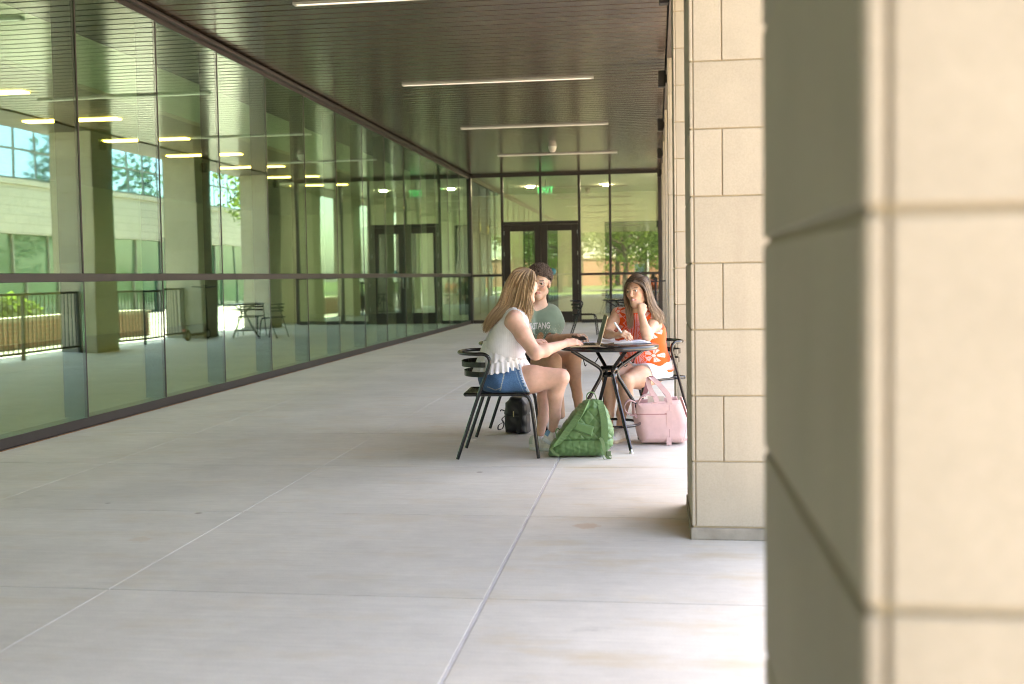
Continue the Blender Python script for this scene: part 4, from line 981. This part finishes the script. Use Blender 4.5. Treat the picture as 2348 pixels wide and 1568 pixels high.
# ================================================================ woman in the orange vest, right of the table
W2 = thing('person', 'woman in an orange and pink patterned vest resting her cheek on her fist', 'person', (-.08, 8.27, 0))
SK2 = (.60, .365, .25)
yaw2 = radians(250); R2, F2, U2 = frame(yaw2)
pel = cp(1402, 872, 8.27); che = cp(1345, 600, 8.20); nek = cp(1322, 432, 8.15); hdc = cp(1322, 298, 8.08)
sr, sl = cp(1190, 460, 8.20), cp(1462, 475, 8.16)
er, el = cp(1108, 600, 8.02), cp(1392, 622, 7.93)
wr, wl = cp(1180, 612, 7.80), cp(1352, 455, 7.97)
hr, hl = cp(1345, 868, 8.30), cp(1440, 878, 8.20)
kr, kl = cp(1125, 895, 7.97), cp(1243, 938, 7.88)
ar, al = cp(1128, 1262, 7.93), cp(1205, 1248, 7.93)
H2 = Head(hdc, frame(radians(244), radians(3), radians(7)), .98)
lv2 = [(pel+Vector((0, 0, .01)), .075, .098), (cp(1385, 780, 8.26), .062, .092), (cp(1365, 700, 8.23), .062, .092), (che, .078, .092), (nek.lerp(che, .38), .105, .06)]
v = Vol((-.62, 7.56, .05), (.26, 8.50, 1.27), .0042)
torso(v, lv2[2:], R2); v.cone(nek-Vector((0, 0, .03)), H2.p(0, -.022, -.07), .05, .046, .03); v.cone(nek-Vector((0, 0, .02)), sl, .04, .046, .05); v.cone(nek-Vector((0, 0, .02)), sr, .04, .046, .05)
limb(v, [sr, sr.lerp(er, .45), er], [.050, .045, .038]); limb(v, [er, er.lerp(wr, .3), wr], [.038, .037, .024])
limb(v, [sl, sl.lerp(el, .45), el], [.050, .046, .037]); limb(v, [el, el.lerp(wl, .3), wl], [.037, .038, .025])
hand(v, wr, cp(1232, 598, 7.74), (-.3, -.6, .75), 1, .88, (.9, 1.1, .7), (.6, .6), .05)
hand(v, wl, cp(1362, 395, 7.99), (.35, -.9, .1), -1, .90, (1.25, 1.5, .9), (.7, .9), .02)
limb(v, [hr, hr.lerp(kr, .5), kr], [.092, .083, .058], .04); limb(v, [kr, kr.lerp(ar, .3)+Vector((.012, .012, 0)), kr.lerp(ar, .72), ar], [.056, .056, .038, .031])
limb(v, [hl, hl.lerp(kl, .5), kl], [.092, .086, .06], .04); limb(v, [kl, kl.lerp(al, .3)+Vector((.012, .012, 0)), kl.lerp(al, .72), al], [.058, .057, .039, .031])
H2.build(v, True, .8)
def c2(V):
    C = H2.tint(V, np.tile(np.array(SK2, np.float32), (len(V), 1)), (.52, .18, .16), (.06, .032, .018), (1.12, .85, .82)); L = H2.loc(V)
    th = (np.abs(L[:, 0]) < .016) & (np.abs(L[:, 2]+.0650) < .0028) & (L[:, 1] > .08); C[th] = (.68, .63, .59); return C
sdfobj('body', v, SKIN, W2, c2)
H2.eyes(W2, (.25, 0), (.06, .04, .025))
v = Vol((-.46, 7.92, .42), (.30, 8.52, 1.08), .0034)
torso(v, lv2, R2, .014); v.cone(nek-Vector((0, 0, .04)), sl-(sl-nek)*.14, .05, .052, .05); v.cone(nek-Vector((0, 0, .04)), sr-(sr-nek)*.10, .05, .052, .05); v.cone(nek-Vector((0, 0, .05)), nek+Vector((-.006, -.006, .012)), .062, .057, .02)
for q in (-1, 1): v.ball(che+R2*.068*q+F2*.062-Vector((0, 0, .02)), .068, .05)
v.cone(pel+F2*.03+Vector((0, 0, .05)), che+F2*.02-Vector((0, 0, .08)), .118, .09, .06)
wrinkle(v, .004, 36, 6, (1, 1, .4)); v.cone(sl+(sl-nek)*.35, el, .05, .045, .01, 'sub'); v.cone(sr+(sr-nek)*.30, er, .05, .045, .01, 'sub')
v.plane(nek+Vector((0, 0, .018)), (0, 0, 1), .006); v.plane(pel+Vector((0, 0, .012)), Vector((0, 0, -1))-F2*.12, .006); v.cone(nek, nek+Vector((0, 0, .1)), .048, .05, .004, 'sub')
OR, PK = np.array((.84, .105, .018)), np.array((.86, .36, .37))
def cvest(V):
    d = V-np.array(che, np.float32); x = d@np.array(R2, np.float32); z = V[:, 2]; f = d@np.array(F2, np.float32); n = len(V)
    lat = np.where(f > -.02, x, x+np.sign(x)*(-.02-f)*1.2)
    lat = lat*.82; C = np.tile(OR, (n, 1)); ax = np.abs(lat)
    zz = ((z*22) % 1); zig = np.abs(zz-.5)*2*.016
    cen = (ax < .052); C[cen] = PK
    for a in (.0,): C[np.abs(lat-a) < .0045] = OR
    C[np.abs(ax-.017) < .0028] = OR
    for a, wd in ((.036, .0032), (.047, .0028)): C[np.abs(ax-a-zig+.006) < wd] = OR
    C[(np.abs(ax-.060-zig+.004) < .0032)] = PK; C[(ax < .062+zig) & (ax > .052+zig) & cen] = OR
    for zc in (.62, .80, .955):                                    # petals either side
        for s_ in (-1, 1):
            dx, dz = lat-s_*.108, z-zc; r = np.hypot(dx, dz); a = np.arctan2(dz, dx); pet = (np.abs(((a/(2*pi)*5) % 1)-.5) < .30) & (r > .017) & (r < .052)
            vein = np.abs(((a/(2*pi)*5) % 1)-.5) < .025; C[pet & ~vein] = (.86, .50, .48); C[r < .012] = (.86, .55, .52)
    dots = (np.hypot(ax-.073, ((z*11) % 1-.5)/11) < .0055); C[dots] = (.86, .5, .48)
    zb = z-.53; tri = (np.abs(((lat*13) % 1)-.5) < (.03-zb)*14) & (zb < .035) & (zb > -.05) & (ax > .15); C[tri] = PK
    C[(z > nek.z-.028) & (np.hypot(V[:, 0]-nek.x, V[:, 1]-nek.y) < .085)] = OR*1.0
    C[(z < pel.z+.03)] = OR
    return C
sdfobj('vest', v, KNIT, W2, cvest)
v = Vol((-.45, 7.90, .40), (.28, 8.52, .66), .004)
for h_, k_ in ((hl, kl), (hr, kr)): v.cone(h_, h_.lerp(k_, .5), .102, .097, .05)
torso(v, [(pel, .078, .104), (pel+Vector((0, 0, .06)), .07, .10)], R2, .003); wrinkle(v, .003, 70, 11)
for h_, k_ in ((hl, kl), (hr, kr)): v.plane(hl.lerp(kl, .42), (kl-hl)+Vector((0, 0, .05)), .004)
v.plane((0, 0, .4445), (0, 0, -1), .008)
sdfobj('shorts', v, DENIM, W2, flat((.70, .70, .72)))
v = Vol(hdc-Vector((.2,)*3), hdc+Vector((.2,)*3), .004)
v.ell(H2.p(0, -.022, .036), (.080, .096, .092), H2.M, .02); v.cone(H2.p(0, -.07, 0), H2.p(0, -.075, -.1), .065, .05, .04); v.ell(H2.p(0, .112, -.05), (.076, .10, .112), H2.M, .02, 'sub')
sdfobj('hair', v, HAIRM, W2, flat((.07, .042, .024)))
BR = [np.array(c) for c in ((.055, .032, .018), (.11, .066, .036), (.075, .045, .026), (.17, .105, .06))]; TIP = [np.array(c) for c in ((.32, .21, .13), (.43, .31, .20), (.25, .16, .095))]
cv = []
GR = [[(1294,240),(1348,256),(1384,300),(1397,368),(1425,440),(1448,500)], [(1316,205),(1380,226),(1409,312),(1432,398),(1466,460),(1480,530)], [(1340,186),(1405,216),(1426,312),(1460,400),(1502,458),(1512,520)]]
YR = [(7.975, 7.985, 8.0, 8.02, 8.03, 8.03), (8.03, 8.02, 8.05, 8.06, 8.06, 8.06), (8.10, 8.12, 8.14, 8.14, 8.11, 8.10)]
GL = [[(1290,238),(1256,252),(1240,290),(1240,350),(1248,440),(1262,548)], [(1312,206),(1260,226),(1241,268),(1242,340),(1266,435),(1278,560)], [(1334,187),(1278,206),(1252,256),(1250,330),(1290,425),(1290,540)]]
YL = [(7.975, 8.0, 8.05, 8.09, 8.07, 8.03), (8.02, 8.03, 8.07, 8.11, 8.08, 8.04), (8.1, 8.10, 8.12, 8.13, 8.10, 8.06)]
for G_, Y_, N_ in ((GR, YR, 520), (GL, YL, 340)):
    for i in range(N_):
        u = rng.uniform(0, 1.999); j = int(u); fr = u-j; pts = []; n1 = rng.normal(0, 5)
        for q in range(6):
            sp = q/5; a, b = G_[j][q], G_[j+1][q]
            pts.append(cp(a[0]*(1-fr)+b[0]*fr+n1*sp+rng.normal(0, .8+1.2*sp), a[1]*(1-fr)+b[1]*fr+rng.normal(0, 1+2*sp)+(rng.uniform(-30, 10) if q == 5 else 0), Y_[j][q]*(1-fr)+Y_[j+1][q]*fr+rng.normal(0, .006)))
        c0, c2_ = BR[rng.integers(0, 4)], TIP[rng.integers(0, 3)]; cv.append((curve(pts, 4), np.array([c0*.7, c0, (c0+c2_)*.5, c2_]), rng.uniform(.002, .0036)))
locks('hair_lock', cv, HAIRM, W2)
shoe(W2, Vector((al.x+.03, al.y+.06, 0)), Vector((al.x-.055, al.y-.155, 0)), (0, 0, 1), (.66, .63, .58), (.55, .42, .30), .98)
shoe(W2, Vector((ar.x+.02, ar.y+.06, 0)), Vector((ar.x-.04, ar.y-.155, 0)), (0, 0, 1), (.66, .63, .58), (.55, .42, .30), .98)
# ================================================================ bags
def poly2d(X, Z, P):
    """signed distance to polygon P in the XZ plane"""
    d = np.full(np.broadcast(X, Z).shape, 1e9, np.float32); sg = np.ones_like(d); n = len(P)
    for i in range(n):
        a, b = P[i], P[(i+1) % n]; ex, ez = b[0]-a[0], b[1]-a[1]; wx, wz = X-a[0], Z-a[1]
        t = np.clip((wx*ex+wz*ez)/(ex*ex+ez*ez), 0, 1); d = np.minimum(d, (wx-ex*t)**2+(wz-ez*t)**2)
        c = np.array([(Z >= a[1])+0*X > 0, (Z < b[1])+0*X > 0, ex*wz > ez*wx]); sg = np.where(c.all(0) | (~c).all(0), -sg, sg)
    return sg*np.sqrt(d)
def pouch(P, T, Rr, h, extra=None):
    """rounded bag in a local frame: outline P in XZ, half depth T along Y"""
    xs_ = [p_[0] for p_ in P]; zs = [p_[1] for p_ in P]; v = Vol((min(xs_)-.05, -T-.05, min(zs)-.05), (max(xs_)+.05, T+.05, max(zs)+.05), h)
    X, Y, Z = v.grid(); s2 = poly2d(X, Z, P)[:, 0, :][:, None, :] if False else poly2d(X, Z, P)
    q1, q2 = s2+Rr, np.abs(Y)-T+Rr; v.f = (np.sqrt(np.maximum(q1, 0)**2+np.maximum(q2, 0)**2)+np.minimum(np.maximum(q1, q2), 0)-Rr).astype(np.float32)
    if extra is not None: v.f = (v.f+extra(X, Y, Z)).astype(np.float32)
    return v
def local_bag(name, label, loc, rz):
    return thing(name, label, 'bag', loc, rz)
def bagmesh(nm, v, mat, par, colf):
    V, Q = v.surf(); return link(nm, npmesh(nm, V, Q, mat, colf), par)
NYL = vcm('nylon', .42, .06, 30, .1, 300, .5, sheen=.1); CANV = vcm('canvas', .9, .05, 20, .35, 420, .15, sheen=.25)
# green quilted backpack
gb = local_bag('backpack', 'green quilted backpack standing on the floor in front of the table', (-.575, 7.235, 0), radians(8))
gp_ = lambda a, b: ((a-860)/1000*.965, (1468-b)/1000*.975)
PG = [gp_(*q) for q in ((684, 1464), (698, 1392), (776, 1268), (866, 1150), (935, 1082), (1005, 1064), (1072, 1082), (1118, 1160), (1152, 1270), (1145, 1390), (1072, 1468))]
def quilt(X, Y, Z):
    a = np.abs((((X*.92+Z*.80)/.088) % 1)-.5); b = np.abs((((X*.92-Z*.80)/.088) % 1)-.5)
    g_ = np.minimum(np.minimum(.5-a, .5-b), 1); top_ = (Z > .125)
    hor = np.abs(((Z-.0)/.032) % 1-.5)
    q_ = np.where(top_, .0065*np.exp(-(g_/.09)), .0022*np.exp(-((.5-np.abs((((X+.12*Z)/.05) % 1)-.5))/.12)))
    seam = .010*np.exp(-((Z-.125)/.006)**2)
    return q_+seam+.0018*np.sin(X*120+Z*50+np.sin(Z*90))*np.sin(Z*84-X*42)
v = pouch(PG, .105, .085, .0036, quilt)
v.plane((0, 0, .004), (0, 0, -1), .01)
GRE = (.095, .205, .07)
bagmesh('shell', v, NYL, gb, lambda V: np.tile(np.array(GRE, np.float32), (len(V), 1))*(1-.25*np.exp(-((V[:, 2:3]-.125)/.004)**2)))
STR = pm('green_webbing', (.12, .23, .085), .75, bump=.5, bs=300, var=.15); STL = pm('green_webbing_light', (.17, .27, .12), .75, bump=.5, bs=300)
L_ = lambda a, b, y: (gp_(a, b)[0], y, gp_(a, b)[1])
def strap(pts, w, th, mat, nm='strap', wd=None, par=None):
    c = curve(pts, 5); return MB().ribbon(c, wd or (1, 0, .25), w, th).build(nm, mat, par)
strap([L_(965, 1082, -.03), L_(935, 1120, -.098), L_(880, 1190, -.122), L_(800, 1292, -.128), L_(730, 1368, -.118), L_(700, 1388, -.10)], .042, .012, STR, 'shoulder_strap', (.8, 0, .6), gb)
strap([L_(1045, 1085, -.03), L_(1058, 1125, -.10), L_(1072, 1210, -.122), L_(1075, 1300, -.125), L_(1070, 1350, -.12)], .045, .012, STR, 'shoulder_strap', (1, 0, 0), gb)
strap([L_(1045, 1320, -.126), L_(1062, 1360, -.14), L_(1072, 1420, -.15), L_(1090, 1452, -.15), L_(1105, 1472, -.14)], .022, .004, STL, 'webbing', (1, 0, 0), gb)
strap([L_(1055, 1440, -.15), L_(1070, 1470, -.15), L_(1110, 1475, -.145), L_(1118, 1440, -.14)], .012, .004, STL, 'webbing', (0, 1, 0), gb)
box('buckle', (L_(1098, 0, 0)[0]-.016, L_(1098, 0, 0)[0]+.016, -.16, -.148, .02, .055), pm('buckle', (.10, .16, .08), .35), gb, .003)
strap([L_(962, 1088, -.02), L_(962, 1040, -.02), L_(985, 1018, -.02), L_(1015, 1028, -.02), L_(1035, 1085, -.02)], .024, .005, STR, 'top_handle', (0, 1, 0), gb)
v = pouch([gp_(*q) for q in ((848, 1262), (885, 1212), (1005, 1248), (985, 1312))], .02, .012, .003)
bagmesh('luggage_band', v, NYL, gb, flat(GRE)).location = (0, -.105, 0)
strap([L_(700, 1388, -.1), L_(715, 1420, -.09), L_(760, 1452, -.08)], .018, .004, STL, 'webbing', (1, 0, 0), gb)
strap([L_(745, 1330, -.10), L_(738, 1280, -.08), L_(752, 1262, -.06), L_(768, 1275, -.05)], .008, .003, STR, 'cord', (1, 0, 0), gb)
# pink tote
tb_ = local_bag('tote_bag', 'pale pink canvas tote bag standing beside the limestone column', (.03, 7.83, 0), radians(5))
tp = lambda a, b: ((a-1490)/1000*1.045, (1388-b)/1000*1.05)
PT = [tp(*q) for q in ((1335, 1388), (1312, 1300), (1282, 1170), (1284, 1070), (1628, 1040), (1662, 1140), (1684, 1240), (1672, 1350), (1632, 1388))]
def folds(X, Y, Z):
    rg = np.random.default_rng(21); d = 0
    for i in range(9):
        q = rg.normal(0, 1, 3)*np.array((1.4, 1, .7)); q *= rg.uniform(9, 46)/np.linalg.norm(q); d = d+np.sin(X*q[0]+Y*q[1]+Z*q[2]+rg.uniform(0, 6))*26/(26+np.linalg.norm(q))
    return .0028*d+.012*np.clip(1-Z/.05, 0, 1)
v = pouch(PT, .135, .085, .0038, folds); v.plane((0, 0, .003), (0, 0, -1), .008)
X, Y, Z = v.grid(); inn = np.maximum(np.maximum(np.abs(Y)-.108, poly2d(X, Z, PT)+.016), -(Z-.20)); v.f = np.maximum(v.f, -inn).astype(np.float32)
topz = tp(1300, 1080)[1]; v.plane((0, 0, topz-.004), Vector((-.087, 0, 1)), .004)
PNK = (.68, .45, .44)
def ctote(V):
    C = np.tile(np.array(PNK, np.float32), (len(V), 1)); fr_ = V[:, 1] < -.09
    C[(np.abs(V[:, 2]-(1388-1170)/1000*1.05-.02*(V[:, 0])) < .004) & (V[:, 0] < .025) & fr_] = (.42, .20, .20)
    C[(np.abs(V[:, 0]-.042) < .0022) & fr_] = (.45, .24, .24); C[(np.abs(V[:, 2]-topz+.02) < .0018)] = (.55, .31, .31)
    C[(np.abs(V[:, 0]-.135-.03*np.sin(V[:, 2]*9)) < .002) & fr_] = (.5, .28, .28); return C
bagmesh('shell', v, CANV, tb_, ctote)
PKS = pm('pink_strap', (.66, .43, .42), .85, bump=.4, bs=300); PKD = pm('mauve_strap', (.30, .15, .17), .85, bump=.4, bs=300)
M_ = lambda a, b, y: (tp(a, b)[0], y, tp(a, b)[1])
strap([M_(1528, 1385, -.130), M_(1530, 1200, -.131), M_(1532, 1068, -.122), M_(1500, 1010, -.10), M_(1440, 945, -.07), M_(1408, 930, -.05), M_(1395, 950, -.05), M_(1410, 1010, -.08), M_(1440, 1060, -.11), M_(1448, 1090, -.128)], .036, .004, PKS, 'handle', [(1, 0, 0)]*46, tb_)
strap([M_(1545, 1070, .10), M_(1500, 1010, .08), M_(1450, 955, .04), M_(1420, 935, .02), M_(1402, 960, .03), M_(1390, 1020, .07), M_(1375, 1075, .11)], .036, .004, PKD, 'handle', (1, 0, .4), tb_)
strap([M_(1305, 1095, -.05), M_(1262, 1080, -.06), M_(1232, 1110, -.07), M_(1238, 1155, -.08), M_(1275, 1180, -.09), M_(1312, 1172, -.1)], .03, .004, PKS, 'side_strap', (0, 1, .3), tb_)
strap([M_(1315, 1100, -.126), M_(1340, 1060, -.11), M_(1385, 1040, -.09), M_(1440, 1050, -.10)], .028, .004, PKS, 'side_strap', (0, 1, .4), tb_)
pb = box('paperback', (-.10, .02, -.01, .015, .20, topz+.018), pm('cream_pages', (.7, .66, .55), .8)); pb.matrix_world = Matrix.Translation((.03, 7.85, 0)); tag(pb, 'edge of a cream book sticking out of the pink tote', 'book')
# black backpack under the boy's chair
bb_ = local_bag('backpack', 'black backpack on the floor under the chairs', (-1.10, 8.30, 0), radians(-6))
bp_ = lambda a, b: ((a-470)/1000*1.10, (1288-b)/1000*1.12)
PB = [bp_(*q) for q in ((398, 1282), (390, 1150), (402, 1070), (440, 1030), (520, 1030), (556, 1080), (562, 1284))]
v = pouch(PB, .10, .05, .004, lambda X, Y, Z: .005*np.exp(-((Z-.15)/.006)**2)+.004*np.sin(X*60+Z*30)*np.sin(Z*40)); v.plane((0, 0, .002), (0, 0, -1), .008)
bagmesh('shell', v, NYL, bb_, flat((.005, .005, .006)))
BKS = pm('black_webbing', (.012, .012, .013), .7); N_ = lambda a, b, y: (bp_(a, b)[0], y, bp_(a, b)[1])
strap([N_(400, 1130, -.05), N_(372, 1120, -.06), N_(366, 1130, -.06)], .02, .005, BKS, 'strap', (0, 1, 0), bb_)
strap([N_(402, 1160, -.05), N_(378, 1185, -.07), N_(392, 1215, -.07), N_(380, 1250, -.07), N_(350, 1258, -.07), N_(352, 1230, -.07), N_(380, 1210, -.07)], .022, .005, BKS, 'strap', (0, 1, 0), bb_)
strap([N_(520, 1060, -.1), N_(525, 1150, -.112), N_(500, 1280, -.108)], .03, .006, BKS, 'strap', (1, 0, 0), bb_)
box('zip_pull', (-.002, .006, -.115, -.108, .14, .185), pm('brass', (.5, .42, .25), .35, 1), bb_, .001)

# ================================================================ things on the table
TZ = .734
lp = thing('laptop', 'open black laptop with a gold edge on the table before the woman in white', 'laptop', (0, 0, 0))
hx0, hx1 = cp(1052, 686, 7.50).x, cp(845, 686, 7.50).x
lp.location = (hx0, 7.535, TZ+.0005); lp.rotation_euler = (0, 0, radians(7.5)); D_ = .205
GOLD = pm('gold_aluminium', (.55, .45, .33), .35, .8); BLK = pm('screen_black', (.006, .006, .007), .3, spec=.25)
box('base', (-D_, 0, -.145, .145, 0, .013), GOLD, lp, .003); kb = box('keyboard', (-D_+.09, -.02, -.13, .13, .0132, .0145), BLK, lp)
kk_ = MB().box(0, .014, 0, .015, 0, .0012).mesh('key', pm('key_black', (.015, .015, .016), .5))
for i in range(5):
    for j in range(13): link('key', kk_, kb, (-D_+.093+.0172*i, -.127+.0196*j, .0146))
box('trackpad', (-D_+.012, -D_+.075, -.05, .05, .0131, .0137), pm('trackpad', (.3, .26, .2), .3, .3), lp)
sc_ = box('screen', (-.004, .0005, -.145, .145, 0, .212), GOLD, lp, .001); sc_.location = (.002, 0, .012); sc_.rotation_euler = (0, radians(15), 0)
box('display', (-.0052, -.0042, -.14, .14, .008, .206), BLK, sc_)
PAPER = pm('white_paper', (.78, .78, .80), .7, var=.03); PAGE = pm('page_block', (.66, .68, .78), .7, var=.1, vs=200)
COVER = pm('dark_cover', (.03, .035, .05), .5)
def notebook(label, c, w, d, th, rz, open_=True):
    n_ = thing('notebook', label, 'notebook', c, rz)
    box('cover', (-w/2, w/2, -d/2, d/2, 0, .003), COVER, n_)
    if open_:
        for s_ in (-1, 1):
            m_ = MB(); vs = []; N = 8
            for i in range(N+1):
                t = i/N; x = s_*t*w*.49; z = .0035+th*(sin(pi*min(1, t*1.15))*.55+.45*(1-t))
                vs += [(x, -d*.485, .0032), (x, d*.485, .0032), (x, d*.485, z), (x, -d*.485, z)]
            fs = [tuple(4*i+q for q in f_) for i in range(N) for f_ in ((0, 1, 5, 4), (1, 2, 6, 5), (2, 3, 7, 6), (3, 0, 4, 7))]+[(0, 1, 2, 3), tuple(4*N+q for q in (0, 1, 2, 3))]
            m_.add(vs, fs).build('pages', PAPER if s_ < 0 else PAGE, n_)
        MB().tube([(0, -d*.48, .006), (0, d*.48, .006)], .004, 6).build('spiral', pm('steel', (.5, .5, .5), .3, 1), n_)
    else: box('pages', (-w/2+.003, w/2-.003, -d/2+.003, d/2-.003, .0032, th), PAGE, n_)
    return n_
notebook('thick open notebook under the elbow of the woman in orange', (cp(1290, 668, 7.78).x, 7.80, TZ+.0008), .27, .20, .020, radians(3))
notebook('open spiral notebook on the left of the table in front of the boy', (cp(735, 672, 7.62).x+.05, 7.72, TZ+.0008), .28, .19, .012, radians(-14))
for i, (a, Y, rz, lb) in enumerate(((930, 7.84, 12, 'loose white paper sheet beside the laptop'), (1075, 7.88, -20, 'white paper sheet behind the laptop screen'))):
    m_ = MB(); vs = []; N = 6
    for k in range(N+1):
        for j in (0, 1): vs.append((-.1+.2*k/N, -.14+.28*j, .0012+.006*sin(pi*k/N)*(1 if j else .4)))
    vs += [(x_, y_, z_-.0006) for x_, y_, z_ in vs]; o_ = 2*(N+1)
    fs = [(2*k, 2*k+2, 2*k+3, 2*k+1) for k in range(N)]+[(o_+2*k+1, o_+2*k+3, o_+2*k+2, o_+2*k) for k in range(N)]
    s_ = m_.add(vs, fs, True).build('paper_sheet', PAPER); s_.location = (cp(a, 660, Y).x, Y, TZ+.001+.002*i); s_.rotation_euler = (0, 0, radians(rz)); tag(s_, lb, 'paper')
ph_ = thing('phone', 'dark phone held in the hand of the boy over the papers', 'phone', cp(918, 628, 7.86), radians(20)); ph_.rotation_euler = (radians(10), radians(-8), radians(20))
box('case', (-.038, .038, -.075, .075, -.004, .004), BLK, ph_, .003); box('glass', (-.034, .034, -.071, .071, .0042, .005), BLK, ph_)
mk = thing('marker_pen', 'pale blue marker held in the hand of the woman in orange', 'pen', (0, 0, 0))
a_, b_ = cp(1165, 522, 7.70), cp(1246, 640, 7.78)
MB().tube([a_, a_.lerp(b_, .04), a_.lerp(b_, .62)], .0075, 10, rs=[.006, .0075, .008]).build('barrel', pm('pale_blue_plastic', (.55, .66, .74), .35), mk)
MB().tube([a_.lerp(b_, .62), a_.lerp(b_, .9), b_], .006, 8, rs=[.007, .005, .0015]).build('tip', pm('purple_tip', (.08, .05, .2), .4), mk)
